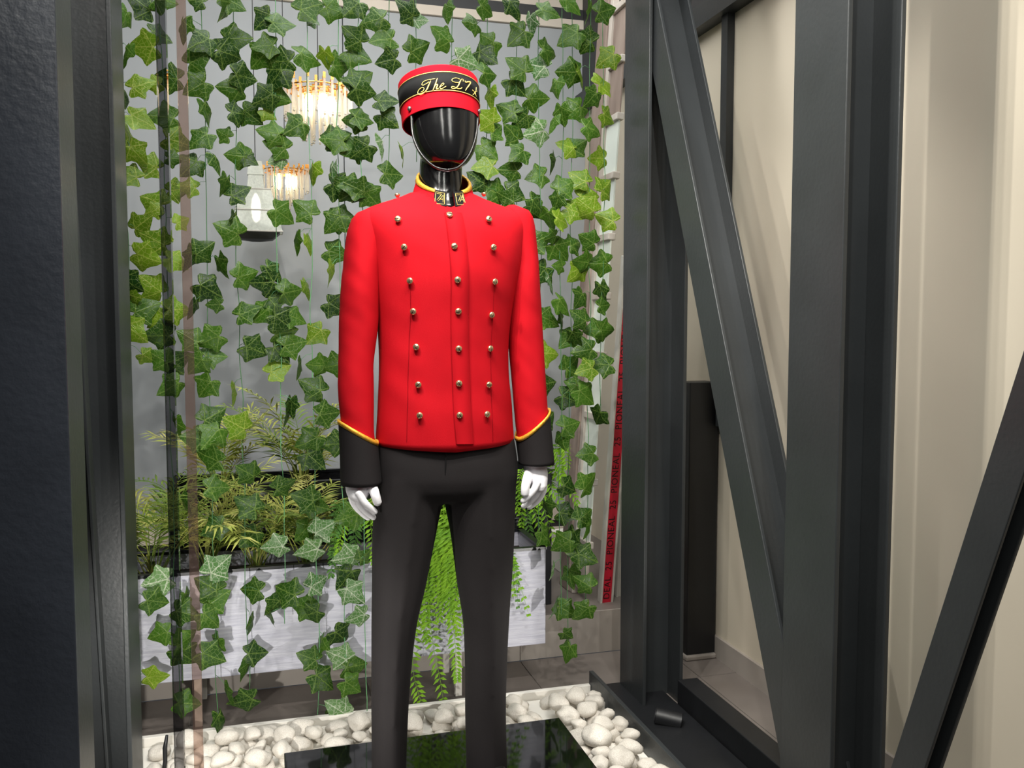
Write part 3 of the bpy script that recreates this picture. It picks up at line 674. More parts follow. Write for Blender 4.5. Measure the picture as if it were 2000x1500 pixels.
# --- head, neck and hidden chest as one surface
hd = [(128, 862, 0.01, .02, .02), (136, 862, .045, .05, .01), (150, 863, .066, .08, .005), (175, 864, .078, .098, 0), (205, 866, .083, .106, -.002), (235, 866.5, .0845, .108, -.004), (260, 867, .0825, .106, -.008),
      (285, 867.5, .077, .10, -.014), (303, 868, .068, .09, -.022), (316, 868.5, .057, .078, -.03), (325, 869, .046, .066, -.036), (331, 869, .034, .05, -.038)]
mb = MB(); rings = []
for py, px, a, b_, dy in hd:
    p = P(px, py); rings.append(ring(p.x, p.y + dy, p.z, a, b_ * .86, 2.15))
p = P(869, 334); rings.append(ring(p.x, p.y - .038, p.z, .012, .02, 2))
mb.loft(rings)
nk = []
for py, px, a, b_, dy in ((285, 866, .05, .055, .03), (318, 865, .0535, .058, .026), (345, 864, .054, .058, .022), (372, 864, .057, .062, .02), (395, 864, .066, .07, .018), (412, 864, .10, .08, .018)):
    p = P(px, py); nk.append(ring(p.x, p.y + dy, p.z, a, b_, 2.1))
mb.loft(nk)
o = mesh('head_and_neck', mb.vf(), M_MANN, man, True)
rm = o.modifiers.new('remesh', 'REMESH'); rm.mode = 'VOXEL'; rm.voxel_size = .0035; rm.use_smooth_shade = True
sm = o.modifiers.new('smooth', 'SMOOTH'); sm.iterations = 14; sm.factor = .6

# --- jacket body: tables by pixel row -> left edge, right edge, half depth (front), half depth (back)
JT = [(868, 736, 1003, .122, .118), (850, 736, 1002, .122, .118), (800, 739, 999, .122, .117), (750, 741, 994, .121, .116), (700, 742, 991, .122, .115), (650, 740, 993, .126, .116), (600, 736, 999, .132, .119),
      (560, 731, 1006, .136, .122), (520, 724, 1014, .137, .125), (480, 712, 1022, .133, .125), (450, 702, 1029, .126, .122), (430, 697, 1033, .116, .115), (416, 702, 1029, .104, .106),
      (406, 718, 1013, .093, .097), (396, 745, 986, .083, .089), (387, 775, 955, .076, .083), (378, 797, 931, .073, .08)]
JX = []
for py, l, r_, b_, bb in JT:
    a_, c_ = P(l, py), P(r_, py); JX.append((a_.z, (a_.x + c_.x) / 2, (c_.x - a_.x) / 2, b_, bb))
JCY = MY + .012
def jget(z):
    zs = sorted((q[0], q) for q in JX)
    tabs = [[(q[0], q[1][i]) for q in zs] for i in (1, 2, 3, 4)]
    return [sinterp(tb, z) for tb in tabs]
def jn(x, z):
    f = max(0, min(1, (P(868, 440).z - z) / .06))
    w_ = noise.noise(Vector((x * 9, z * 3.2, 4))) * .008 + noise.noise(Vector((x * 15 + z * 9, z * 11, 1))) * .0045
    return w_ * f
def jsurf(x, z, off=0.0):
    """point on the jacket front at world x, z"""
    cx, a, b_, bb = jget(z); n = 2.35
    u = min(abs(x - cx) / a, .999); y = JCY - b_ * (1 - u ** n) ** (1 / n)
    return Vector((x, y - off + jn(x, z), z))
zh, zn = JX[0][0], JX[-1][0]
rings = []
NZ = 70
for i in range(NZ + 1):
    z = zh + (zn - zh) * i / NZ
    cx, a, b_, bb = jget(z)
    rg = ring(cx, JCY, z, a, b_, 2.35, bb=bb)
    for q in rg: q.y += jn(q.x, q.z)
    for q in rg:                                               # neck opening, cut lower at the front
        if q.y < JCY: q.z = min(q.z, P(868, 413).z + .9 * max(0, abs(q.x - cx) - .012) + .25 * max(0, q.y - (JCY - .07)))
    if i == 0:
        for q in rg:
            q.z -= .012 * (1 - abs(q.x - cx) / a) if q.y < JCY else 0
    rings.append(rg)
jk = mesh('jacket', MB().loft(rings, cap=False).vf(), M_RED, man, True)
so = jk.modifiers.new('solid', 'SOLIDIFY'); so.thickness = .004; so.offset = -1
# front placket (left panel laps over the right one) and seams
def strip_on(pxs, wpx_l, wpx_r, off, name, m, par=jk, n=40):
    """a strip following a pixel polyline on the jacket front"""
    pl = cat_rom([Vector((a, b_, 0)) for a, b_ in pxs], 8); L0, L1, L2 = [], [], []
    rings = []
    for q in pl:
        row = []
        for dx, of in ((wpx_l, 0), (wpx_l + .6, off), ((wpx_l + wpx_r) / 2, off), (wpx_r - .6, off), (wpx_r, 0)):
            w0 = P(q.x + dx, q.y, -.12); row.append(jsurf(w0.x, w0.z, of + .0009))
        rings.append(row)
    return mesh(name, MB().loft(rings, cap=False, closed=False).vf(), m, par, True)
strip_on([(872, 413), (876, 470), (880, 540), (881, 600), (883, 680), (886, 750), (888, 810), (893, 868)], 0, 34, .0042, 'placket', M_RED)
strip_on([(870.5, 413), (874.5, 470), (878.5, 540), (879.5, 600), (881.5, 680), (884.5, 750), (886.5, 810), (891.5, 868)], 0, 2.2, .0006, 'front_edge', M_REDD)
strip_on([(800, 540), (804, 600), (801, 700), (799, 790), (797, 866)], 0, 1.3, .0005, 'dart_seam', M_REDD)
strip_on([(967, 545), (966, 600), (963, 700), (964, 790), (966, 864)], 0, 1.3, .0005, 'dart_seam', M_REDD)
# buttons
def button(px, py, k):
    w0 = P(px, py, -.12); c = jsurf(w0.x, w0.z, .003); e = .004
    nx = (jsurf(c.x + e, c.z) - jsurf(c.x - e, c.z)); nz = (jsurf(c.x, c.z + e) - jsurf(c.x, c.z - e)); nn = nx.cross(nz).normalized()
    if nn.y > 0: nn = -nn
    mb = MB(); rings = []
    u = nn.orthogonal().normalized(); v_ = nn.cross(u)
    for r_, h in ((.0035, -.003), (.0035, .002), (.0078, .003), (.0084, .005), (.0076, .0072), (.005, .0086), (.001, .009)):
        rings.append([c + nn * h + (u * math.cos(6.2832 * q / 14) + v_ * math.sin(6.2832 * q / 14)) * r_ for q in range(14)])
    mb.loft(rings); o = mesh('button', mb.vf(), M_BRASS, jk, True)
    a = random.choice((0, .3, -.4, .8, -.9, 1.4)); dr = (u * math.cos(a) + v_ * math.sin(a))
    mb2 = MB().tube([c + nn * .0072 - dr * .0074, c + nn * .0092, c + nn * .0072 + dr * .0074], [.0009, .0013, .0009], 5)
    mb.f += []
    n0 = len(mb.v); me = o.data
    bmx = bmesh.new(); bmx.from_mesh(me); base = len(bmx.faces)
    vs = [bmx.verts.new(q) for q in mb2.v]
    for f in mb2.f:
        fc = bmx.faces.new([vs[i] for i in f]); fc.material_index = 1
    bmx.to_mesh(me); bmx.free(); me.materials.append(M_SLOT)
random.seed(5)
for k, (x, y) in enumerate([(880, 420), (886, 482), (891, 547), (894, 608), (896, 681), (897, 749), (898, 811), (781, 427), (792, 482), (803, 548), (810, 608), (816, 678), (820, 752), (822, 812),
               (957, 428), (964, 483), (966, 550), (961, 615), (960, 681), (957, 752), (952, 810)]): button(x, y, k)
for x, y in ((776, 383), (945, 381)):
    c = P(x, y - 2, .0)
    mesh('shoulder_button', MB().tube([c - Vector((0, 0, .006)), c, c + Vector((0, 0, .003)), c + Vector((0, 0, .005))], [.003, .007, .006, .001], 14).vf(), M_BRASS, jk, True)
# sleeves: rows of (y, outer, inner)
def sleeve(tab, sgn, cuff_o, cuff_i, ycb):
    rows = []
    for py, xo, xi, dy, dep in tab:
        a_, c_ = P(xo, py), P(xi, py); rows.append((a_.z, (a_.x + c_.x) / 2, abs(c_.x - a_.x) / 2, dy, dep))
    T = [sorted((q[0], q[i]) for q in rows) for i in (1, 2, 3, 4)]
    g = lambda z: [sinterp(tb, z) for tb in T]
    zt = rows[0][0]; zb = P(900, ycb).z
    zo, zi = P(cuff_o[0], cuff_o[1]).z, P(cuff_i[0], cuff_i[1]).z
    def zl(x, cx, a):                                          # pointed cuff line: high on the outside, low on the inside
        u = max(-1, min(1, sgn * (x - cx) / a)); return zo + (zi - zo) * (u + 1) / 2
    def mk(z, grow=0, wr=1):
        cx, a, dy, dep = g(z); rg = ring(cx, MY + dy, z, a + grow, dep + grow, 2.15)
        if wr:
            for q in rg:
                w_ = .006 * noise.noise(Vector((q.x * 14, q.z * 9, sgn * 3 + 6))) + .003 * noise.noise(Vector((q.x * 30 + q.z * 20, q.z * 18, 2)))
                q.y += w_; q.x += w_ * .5
        return rg
    rings = []
    for i in range(46):
        z = zt + (zb + .01 - zt) * i / 45; rings.append(mk(z))
    mesh('sleeve', MB().loft(rings).vf(), M_RED, jk, True)
    rings = []; top = None
    for i in range(14):
        f = i / 13; rg0 = []
        zc0 = (zo + zi) / 2
        base = mk(zc0, .0022, 0); cx, a, _, _ = g(zc0)
        for k in range(NS):
            x = base[k].x; z = zl(x, cx, a); z = z + (zb - z) * f
            cx2, a2, dy2, dep2 = g(z); rr = ring(cx2, MY + dy2, z, a2 + .0026 + .002 * f, dep2 + .0026 + .002 * f, 2.15)[k]; rg0.append(rr)
        rings.append(rg0)
    cf = mesh('cuff', MB().loft(rings, cap=False).vf(), M_BLACKCL, jk, True)
    s2 = cf.modifiers.new('solid', 'SOLIDIFY'); s2.thickness = .003; s2.offset = 1
    tp = rings[0]; mb = MB(); n = len(tp); rr = []
    c0 = sum(tp, Vector()) / n
    for q in tp:                                               # flat gold braid along the cuff edge
        out_ = (q - c0); out_.z = 0; out_.normalize(); u = Vector((0, 0, 1))
        rr.append([q + out_ * .0045 - u * .0062, q + out_ * .0058, q + out_ * .0045 + u * .0062, q - out_ * .002])
    v = [p_ for r_ in rr for p_ in r_]; f = []
    for i in range(n):
        for k in range(4): f.append((i * 4 + k, i * 4 + (k + 1) % 4, ((i + 1) % n) * 4 + (k + 1) % 4, ((i + 1) % n) * 4 + k))
    mesh('gold_piping', (v, f), M_GOLD, jk, True)
    return g
sleeve([(404, 722, 738, .012, .03), (410, 706, 745, .012, .05), (420, 692, 748, .011, .062), (440, 683, 749, .01, .07), (470, 676, 747, .008, .073), (520, 670, 743, .004, .072), (580, 665, 740, 0, .068), (640, 662, 737, -.004, .062),
        (700, 660, 729, -.01, .056), (760, 660, 728, -.016, .053), (825, 664, 728, -.022, .052), (880, 667, 732, -.027, .05), (945, 669, 737, -.032, .05)], 1, (664, 822), (728, 862), 931)
sleeve([(402, 1008, 992, .012, .03), (408, 1024, 985, .012, .05), (418, 1036, 982, .011, .062), (440, 1042, 980, .01, .07), (470, 1045, 982, .008, .073), (520, 1049, 986, .004, .072), (580, 1052, 989, 0, .068), (640, 1055, 992, -.004, .062),
        (700, 1058, 996, -.01, .056), (760, 1061, 1000, -.016, .053), (825, 1064, 1004, -.022, .052), (880, 1067, 1012, -.027, .05), (925, 1069, 1017, -.032, .05)], -1, (1064, 800), (1006, 854), 908)
# collar: stand-up band open at the front
cb = P(865, 398); ct = P(864, 352)
def coll(th, f, off=0):
    """th 0 = front, f 0 bottom .. 1 top"""
    s_, c_ = math.sin(th), math.cos(th)
    a = (.083 + (.066 - .083) * f) + off; b_ = (.088 + (.072 - .088) * f) + off
    zb = P(868, 412).z + .040 * (1 - c_) / 2; zt_ = P(868, 382).z + .080 * (1 - c_) / 2
    cxx = P(868, 390).x
    return Vector((cxx + a * s_, MY + .008 - b_ * c_ , zb + (zt_ - zb) * f))
g0 = .13
rings = []
for i in range(49):
    th = g0 + (2 * math.pi - 2 * g0) * i / 48
    rings.append([coll(th, f, of) for f, of in ((0, 0), (.5, .001), (1, 0), (1, -.004), (0, -.004))])
cl = mesh('collar', MB().loft(rings).vf(), M_RED, jk, True)
cl.modifiers.new('es', 'EDGE_SPLIT').split_angle = R(50)
rings = []
for i in range(49):
    th = g0 + .38 + (2 * math.pi - 2 * g0 - .76) * i / 48
    rings.append([coll(th, f, of) for f, of in ((.80, .0005), (.82, .003), (1.0, .003), (1.03, 0), (1.0, -.0045), (.9, -.0045))])
mesh('gold_collar_trim', MB().loft(rings).vf(), M_GOLD, jk, True)
for s_ in (-1, 1):
    th0, th1 = s_ * (g0 - .0), s_ * (g0 + .40)
    rings = []
    for i in range(7):
        th = th0 + (th1 - th0) * i / 6; rings.append([coll(th, f, of) for f, of in ((.02, .0008), (.03, .003), (1.0, .003), (1.01, -.0045), (.02, -.0045))])
    bd = mesh('collar_badge', MB().loft(rings).vf(), M_BAND, jk, False)
    mb = MB()
    def bp(u, v): return coll(s_ * (g0 + .05 + .31 * (1 - u if s_ < 0 else u)), .10 + .80 * v, .0038)
    def line(pts, r_=.0006):
        q = []
        for (a, b_), (c_, d_) in zip(pts, pts[1:]):
            for k in range(4): q.append(bp(a + (c_ - a) * k / 4, b_ + (d_ - b_) * k / 4))
        q.append(bp(*pts[-1])); mb.tube(q, r_, 5)
    line([(.04, .04), (.96, .04), (.96, .96), (.04, .96), (.04, .04)])
    line([(.14, .84), (.66, .84), (.22, .32)]); line([(.36, .26), (.84, .80), (.82, .20)]); line([(.52, .42), (.84, .44)])
    mesh('embroidery', mb.vf(), M_GOLDTH, bd if False else jk, True)

# --- trousers
mb = MB(); rings = []
for py, l, r_, f_, b_ in ((842, 742, 998, .108, .112), (870, 737, 1004, .113, .116), (905, 735, 1009, .118, .12), (935, 735, 1010, .119, .12), (958, 738, 1007, .112, .114), (975, 752, 990, .095, .1), (982, 790, 950, .06, .07)):
    a_, c_ = P(l, py), P(r_, py); rings.append(ring((a_.x + c_.x) / 2, MY + .014, a_.z, (c_.x - a_.x) / 2, f_, 2.5, bb=b_))
mb.loft(rings)
def leg(tab):
    rg = []
    T = []
    for py, l, r_, b_, dy in tab:
        a_, c_ = P(l, py), P(r_, py); T.append((a_.z, (a_.x + c_.x) / 2, (c_.x - a_.x) / 2, b_, dy))
    tb = [sorted((q[0], q[i]) for q in T) for i in (1, 2, 3, 4)]
    z0, z1 = T[-1][0], T[0][0]
    for i in range(41):
        z = z0 + (z1 - z0) * i / 40; cx, a, b_, dy = [sinterp(q, z) for q in tb]
        r0 = ring(cx, MY + dy, z, a, b_, 2.2)
        for q in r0:
            q.y -= .006 * max(0, 1 - abs(q.x - cx) / (.22 * a)) * (q.y < MY + dy)       # pressed crease
            q.y += .004 * noise.noise(Vector((q.x * 12, q.z * 6, 5)))
        rg.append(r0)
    mb.loft(rg)
leg([(930, 737, 874, .105, .014), (985, 733, 864, .10, .014), (1050, 729, 851, .095, .012), (1150, 728, 831, .085, .01), (1220, 727, 815, .08, .01), (1300, 727, 805, .076, .012), (1400, 727, 798, .072, .014), (1500, 728, 794, .074, .014), (1545, 727, 794, .078, .014)])
leg([(930, 866, 1008, .105, .014), (985, 872, 1006, .10, .014), (1050, 884, 1003, .095, .012), (1150, 897, 998, .085, .01), (1220, 908, 993, .08, .01), (1300, 912, 989, .076, .012), (1400, 913, 988, .072, .014), (1500, 915, 990, .074, .014), (1545, 915, 991, .078, .014)])
tr_ = mesh('trousers', mb.vf(), M_BLACKCL, man, True)
rm = tr_.modifiers.new('remesh', 'REMESH'); rm.mode = 'VOXEL'; rm.voxel_size = .006; rm.use_smooth_shade = True
sm = tr_.modifiers.new('smooth', 'SMOOTH'); sm.iterations = 14; sm.factor = .5
def seam(pts, nm, r_=.0012, m=M_BAND):
    mesh(nm, MB().tube(cat_rom([P(x, y, dy) for x, y, dy in pts], 5), r_, 5).vf(), m, tr_, True)
seam([(872, 868, -.103), (870, 910, -.105), (869, 950, -.095), (868, 972, -.06)], 'fly_seam', .0015)
# shoes
for sx_, ex in (((727 + 794) / 2, -.012), ((915 + 990) / 2, .012)):
    p = P(sx_, 1530); rg = []
    for yy, hw, hh, zo in ((.085, .012, .012, .02), (.08, .03, .035, .035), (.05, .036, .05, .05), (.0, .036, .05, .05), (-.05, .038, .034, .036), (-.10, .044, .026, .028), (-.15, .044, .022, .024), (-.185, .034, .017, .019), (-.205, .012, .01, .013)):
        rg.append([Vector((p.x + ex * (-yy * 3) + hw * math.cos(6.2832 * k / 20), MY + .012 + yy, PZ + max(.0015, zo + hh * math.sin(6.2832 * k / 20)))) for k in range(20)])
    mesh('shoe', MB().loft(rg).vf(), M_LEATHER, man, True)

# --- gloves: palm, four fingers, thumb grown into one surface
def glove(wrist, palm, fingers, thumb):
    mb = MB()
    rg = []
    for px, py, dy, a, b_ in wrist:
        p = P(px, py, dy); rg.append([p + Vector((a * math.sin(6.2832 * k / 20), -b_ * math.cos(6.2832 * k / 20), 0)) for k in range(20)])
    mb.loft(rg)
    for pts, r0, r1 in fingers:
        c = cat_rom([P(x, y, dy) for x, y, dy in pts], 4); n = len(c)
        mb.tube([c[0] * 2 - c[1]] + c + [c[-1] + (c[-1] - c[-2]).normalized() * r1 * .7], [r0 * .6] + [r0 + (r1 - r0) * i / (n - 1) for i in range(n)] + [r1 * .5], 10)
    c = cat_rom([P(x, y, dy) for x, y, dy in thumb], 4); n = len(c)
    mb.tube([c[0] * 2 - c[1]] + c + [c[-1] + (c[-1] - c[-2]).normalized() * .006], [.008] + [.014 - .0035 * i / (n - 1) for i in range(n)] + [.005], 10)
    o = mesh('glove', mb.vf(), M_GLOVE, man, True)
    rm = o.modifiers.new('remesh', 'REMESH'); rm.mode = 'VOXEL'; rm.voxel_size = .0019; rm.use_smooth_shade = True
    sm = o.modifiers.new('smooth', 'SMOOTH'); sm.iterations = 3; sm.factor = .5
glove([(704, 915, -.03, .034, .032), (704, 932, -.031, .036, .034), (702, 945, -.034, .035, .038), (700, 957, -.037, .031, .043), (699, 967, -.040, .026, .044), (700, 975, -.042, .019, .04)], None,
      [([(700, 962, -.078), (711, 980, -.084), (722, 991, -.082), (733, 1000, -.076)], .0098, .0076),
       ([(694, 962, -.056), (702, 984, -.060), (716, 1000, -.058), (730, 1011, -.053)], .0100, .0076),
       ([(689, 962, -.034), (694, 984, -.036), (706, 1001, -.035), (720, 1012, -.032)], .0098, .0074),
       ([(685, 960, -.012), (688, 978, -.012), (698, 994, -.011), (709, 1004, -.010)], .0090, .0070)],
      [(722, 944, -.045), (729, 956, -.070), (734, 970, -.084), (738, 983, -.084)])
glove([(1044, 895, -.03, .028, .032), (1045, 910, -.031, .030, .034), (1047, 922, -.034, .030, .038), (1048, 934, -.037, .028, .043), (1049, 946, -.040, .024, .044), (1049, 954, -.042, .018, .04)], None,
      [([(1050, 942, -.078), (1042, 958, -.084), (1032, 970, -.082), (1021, 979, -.076)], .0098, .0076),
       ([(1056, 942, -.056), (1050, 962, -.060), (1037, 978, -.058), (1022, 989, -.053)], .0100, .0076),
       ([(1060, 942, -.034), (1057, 964, -.036), (1047, 980, -.035), (1033, 991, -.032)], .0098, .0074),
       ([(1063, 940, -.012), (1062, 958, -.012), (1054, 974, -.011), (1044, 984, -.010)], .0090, .0070)],
      [(1034, 924, -.045), (1029, 938, -.070), (1026, 952, -.084), (1025, 966, -.084)])

# --- cap
cc = P(861.5, 243, .0); TILT = R(11); ROLL = R(3)
CM = Matrix.Translation(Vector((cc.x, MY + .0, cc.z))) @ Matrix.Rotation(-TILT, 4, 'X') @ Matrix.Rotation(-ROLL * .6, 4, 'Y')
CH = .107
def crad(h): return .0975 + .003 * h / CH
def cpt(th, h, off=0):
    r_ = crad(h) + off; return CM @ Vector((r_ * math.sin(th), -r_ * 1.06 * math.cos(th), h))
NC = 72
def cring(h, off=0): return [cpt(2 * math.pi * k / NC, h, off) for k in range(NC)]
cap = mesh('cap', MB().loft([cring(0, -.003), cring(0, 0), cring(CH * .5), cring(CH - .004), cring(CH - .001, -.002), cring(CH, -.006)], cap=False).add([cpt(2 * math.pi * k / NC, CH, -.006) for k in range(NC)], [tuple(range(NC))]).vf(), M_REDFELT, man, True)
cap.modifiers.new('es', 'EDGE_SPLIT').split_angle = R(45)
H0, H1 = CH * .37, CH * .80
mesh('band', MB().loft([cring(H0, 0), cring(H0, .002), cring(H1, .002), cring(H1, 0)], cap=False).vf(), M_BAND, cap, True)
for h in (H0, H1):
    q = cring(h, .002); mesh('gold_piping', MB().tube(q + [q[0]], .0011, 6, False).vf(), M_GOLDTH, cap, True)
# embroidered script on the band
def on_cap(cx, cy):
    px, py = 770 + cx / 10.717, 120 + cy / 10.717
    inv = CM.inverted(); o_ = inv @ CAM; d_ = (inv.to_3x3() @ ray(px, py))
    k = 1 / 1.06; ox, oy, dx, dy = o_.x, o_.y * k, d_.x, d_.y * k; r_ = .0975 + .0018 + .0032
    A, B, C = dx * dx + dy * dy, 2 * (ox * dx + oy * dy), ox * ox + oy * oy - r_ * r_
    D = max(B * B - 4 * A * C, 0); t_ = (-B - math.sqrt(D)) / (2 * A)
    return CM @ (o_ + d_ * t_)
strokes = [[(860, 360), (800, 372), (700, 388), (620, 420), (585, 460), (582, 492), (610, 500), (665, 470), (730, 430)],
  [(765, 405), (722, 500), (682, 590), (622, 660), (545, 695), (497, 672), (502, 620), (542, 570), (592, 545), (625, 570), (602, 618), (560, 640)],
  [(905, 350), (872, 450), (842, 530), (810, 605)], [(835, 545), (868, 495), (900, 485), (906, 507), (882, 558), (892, 580), (930, 560)],
  [(940, 540), (1000, 512), (1040, 475), (1022, 455), (982, 488), (955, 540), (977, 575), (1030, 555), (1085, 520)],
  [(1440, 420), (1442, 382), (1402, 378), (1370, 440), (1340, 510), (1292, 560), (1232, 570), (1197, 550), (1217, 525), (1270, 540), (1330, 570), (1390, 570), (1420, 545)],
  [(1375, 440), (1290, 440), (1226, 420), (1206, 385), (1242, 355), (1310, 350), (1370, 372)],
  [(1482, 405), (1500, 440), (1535, 428), (1597, 438), (1562, 508), (1520, 562), (1490, 612)],
  [(1640, 600), (1668, 628), (1680, 668), (1650, 692)], [(1718, 540), (1712, 610), (1700, 680), (1722, 735)], [(1690, 640), (1735, 622)]]
mb = MB()
for st in strokes:
    c = cat_rom([Vector((a, b_, 0)) for a, b_ in st], 5); mb.tube([on_cap(q.x, q.y) for q in c], .0010, 5)
for st in (strokes[2], strokes[3], strokes[7], strokes[1][:4], strokes[5][2:6]):
    c = cat_rom([Vector((a, b_, 0)) for a, b_ in st], 4); mb.tube([on_cap(q.x, q.y) for q in c], [.0010 + .0008 * math.sin(math.pi * i / (len(c) - 1)) for i in range(len(c))], 6)
mesh('script_lettering', mb.vf(), M_GOLDTH, cap, True)
# chin strap and its rivets
for s_ in (-1, 1):
    th = s_ * 1.05; c = cpt(th, .014, .003); n = (c - cpt(th, .014, -.02)).normalized()
    mesh('rivet', MB().tube([c - n * .002, c + n * .002, c + n * .0035], [.006, .0055, .001], 12).vf(), M_CHAIN, cap, True)
hl = [(803, 224), (806, 262), (816, 290), (832, 312), (852, 327), (874, 332)]
hr = [(934, 222), (930, 262), (922, 290), (910, 312), (894, 327), (874, 332)]
for nm, m, shift, r_ in (('chin_strap', M_LEATHER, 0, .003), ('chain', M_CHAIN, 2.5, .0007)):
    mb = MB()
    for hh in (hl, hr):
        sg = 1 if hh is hl else -1
        pts = []
        for i, (x, y) in enumerate(hh):
            f = i / 5; pts.append(P(x + sg * shift * (1 - f), y + shift * f * 1.3, -.045 - .055 * math.sin(f * 1.4)))
        mb.tube(cat_rom(pts, 6), r_, 6)
    mesh(nm, mb.vf(), m, cap, True)

# ------------------------------------------------------------------ chandelier reflections, added as solid stand-ins
M_BULB = emit('reflected_bulb', (1, .86, .62), 30)  # glow of the mirrored lamps, given to the stand-ins
M_BULB2 = emit('reflected_soft_bulb', (1, .95, .85), 2.5)
M_CRYS = mat('crystal_rod', (250, 244, 232), .12, 0, .05, 60, 0, 1, .8)
_b = M_CRYS.node_tree.nodes['Principled BSDF']; _b.inputs['Transmission Weight'].default_value = .6; _b.inputs['IOR'].default_value = 1.35
M_CGOLD = mat('polished_gold', (222, 160, 84), .25, .85, .1, 40)
def chandelier(label, px, py, Y, dia):  # solid copy with added cord, replacing a reflection on the front glass
    c = at(px, py, Y); t = thing('chandelier_reflection', label, 'chandelier', c, 'stand-ins for reflected crystal chandeliers')
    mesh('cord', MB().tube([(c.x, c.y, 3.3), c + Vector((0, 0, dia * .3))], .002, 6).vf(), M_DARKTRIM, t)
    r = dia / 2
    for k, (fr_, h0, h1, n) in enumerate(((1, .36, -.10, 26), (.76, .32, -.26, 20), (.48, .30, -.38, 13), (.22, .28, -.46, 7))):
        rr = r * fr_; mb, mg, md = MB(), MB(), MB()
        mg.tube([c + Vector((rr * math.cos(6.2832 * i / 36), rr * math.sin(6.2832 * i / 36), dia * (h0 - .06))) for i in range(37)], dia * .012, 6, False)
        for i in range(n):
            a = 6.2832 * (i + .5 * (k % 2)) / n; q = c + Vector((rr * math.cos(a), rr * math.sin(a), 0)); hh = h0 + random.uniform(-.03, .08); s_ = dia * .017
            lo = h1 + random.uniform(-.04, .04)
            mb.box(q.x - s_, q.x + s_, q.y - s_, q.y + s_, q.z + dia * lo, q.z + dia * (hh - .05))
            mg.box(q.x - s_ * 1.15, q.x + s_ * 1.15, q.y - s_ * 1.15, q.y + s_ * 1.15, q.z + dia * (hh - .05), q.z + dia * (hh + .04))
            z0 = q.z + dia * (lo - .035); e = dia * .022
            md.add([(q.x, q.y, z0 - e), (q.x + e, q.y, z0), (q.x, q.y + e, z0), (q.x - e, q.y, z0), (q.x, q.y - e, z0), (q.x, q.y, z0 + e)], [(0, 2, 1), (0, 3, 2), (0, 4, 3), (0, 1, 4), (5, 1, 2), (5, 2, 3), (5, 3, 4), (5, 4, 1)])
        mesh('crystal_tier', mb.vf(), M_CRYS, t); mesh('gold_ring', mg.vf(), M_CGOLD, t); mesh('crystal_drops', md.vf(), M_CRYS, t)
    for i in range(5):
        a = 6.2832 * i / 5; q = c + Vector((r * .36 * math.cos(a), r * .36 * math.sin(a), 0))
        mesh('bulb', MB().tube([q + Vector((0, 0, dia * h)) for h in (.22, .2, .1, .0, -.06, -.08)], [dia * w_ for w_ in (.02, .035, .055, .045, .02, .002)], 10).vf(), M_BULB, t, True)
random.seed(31)
chandelier('larger gold-topped chandelier reflection, added as a solid stand-in behind the ivy', 622, 216, 3.75, .27)
chandelier('smaller crystal chandelier reflection, added as a solid stand-in beside the lantern reflection', 557, 362, 4.2, .21)
# tapered crystal lantern, a solid stand-in added for its reflection in the glass
c = at(500, 400, 4.0); t = thing('lantern_reflection', 'tapered white lantern reflection, added as a solid stand-in left of the smaller chandelier reflection', 'lantern', c)
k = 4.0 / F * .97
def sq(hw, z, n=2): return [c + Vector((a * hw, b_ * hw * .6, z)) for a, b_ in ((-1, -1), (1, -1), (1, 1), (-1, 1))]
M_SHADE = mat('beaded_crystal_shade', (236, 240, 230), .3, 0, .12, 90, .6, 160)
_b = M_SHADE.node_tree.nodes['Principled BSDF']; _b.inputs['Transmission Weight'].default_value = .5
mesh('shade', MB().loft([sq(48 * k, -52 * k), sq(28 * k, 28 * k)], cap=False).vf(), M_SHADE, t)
mesh('neck', MB().loft([sq(16 * k, 28 * k), sq(13 * k, 55 * k), sq(15 * k, 56 * k), sq(12 * k, 82 * k)]).vf(), M_SHADE, t)
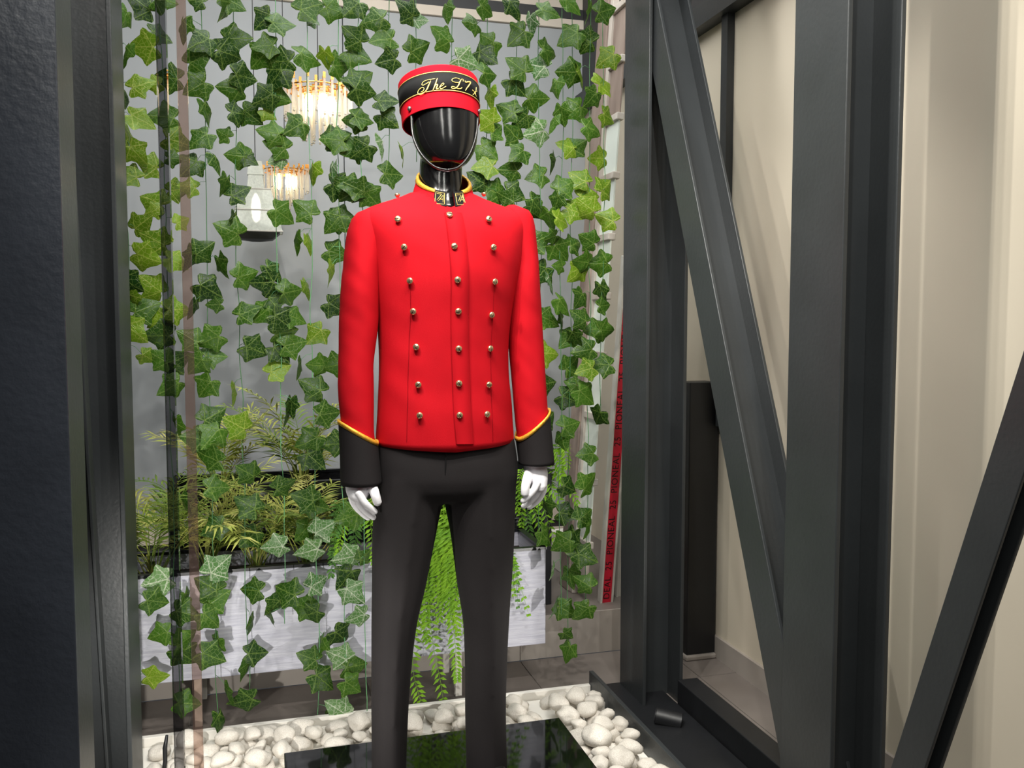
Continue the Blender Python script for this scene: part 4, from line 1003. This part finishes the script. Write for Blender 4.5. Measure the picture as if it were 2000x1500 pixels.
for zz_, hw in ((-52, 48), (28, 28), (-12, 38)):
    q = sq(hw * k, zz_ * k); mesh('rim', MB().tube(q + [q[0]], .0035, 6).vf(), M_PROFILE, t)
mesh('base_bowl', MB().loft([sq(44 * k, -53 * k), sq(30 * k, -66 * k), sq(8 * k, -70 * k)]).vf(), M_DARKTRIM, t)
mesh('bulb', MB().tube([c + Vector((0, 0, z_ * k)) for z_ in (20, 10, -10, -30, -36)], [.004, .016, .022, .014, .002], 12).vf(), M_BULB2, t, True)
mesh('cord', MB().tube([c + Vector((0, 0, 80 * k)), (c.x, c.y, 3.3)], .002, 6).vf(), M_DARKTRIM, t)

# thin dark stake at the left end of the pebble bed
p = atZ(318, 1520, .012); q = at(326, 1436, p.y)
o = mesh('stake', MB().tube([(p.x, p.y, .012), p.lerp(q, .4) + Vector((.002, 0, 0)), p.lerp(q, .7) - Vector((.002, 0, 0)), q], [.007, .006, .0065, .004], 8).vf(), M_BLACKSTEEL, None, True)
tag(o, 'short dark stake standing at the left end of the pebbles', 'stake')

# labels of the setting
for nm, lab, cat in (('floor', 'dark grey square floor tiles with thin pale grout', 'floor'), ('step_riser', 'light grey tiled riser of the low step under the planters', 'step'),
                     ('step_tread', 'dark grey top of the low step behind the planters', 'step'), ('wall_right', 'cream plaster wall striped with column shadows', 'wall'),
                     ('baseboard_right', 'grey tiled baseboard along the cream wall', 'baseboard'), ('wall_left', 'dark wall behind the left steel columns', 'wall'),
                     ('ceiling', 'grey ceiling over the window display', 'ceiling'), ('wall_back', 'smooth grey panelled partition behind the ivy', 'wall'),
                     ('window_1', 'clear shop glass left of the dark joint', 'window'), ('window_2', 'clear shop glass pane in front of the mannequin', 'window'),
                     ('trim_1', 'dark vertical joint between the two shop panes', 'trim'), ('trim_2', 'pinkish vertical edge of the right shop pane', 'trim'),
                     ('trim_3', 'grey horizontal rail high on the cream wall', 'trim'), ('trim_4', 'dark band above the rail on the cream wall', 'trim'), ('trim_5', 'narrow grey upright strip on the cream wall', 'trim')):
    o = bpy.data.objects.get(nm)
    if o: tag(o, lab, cat, None, 'structure')
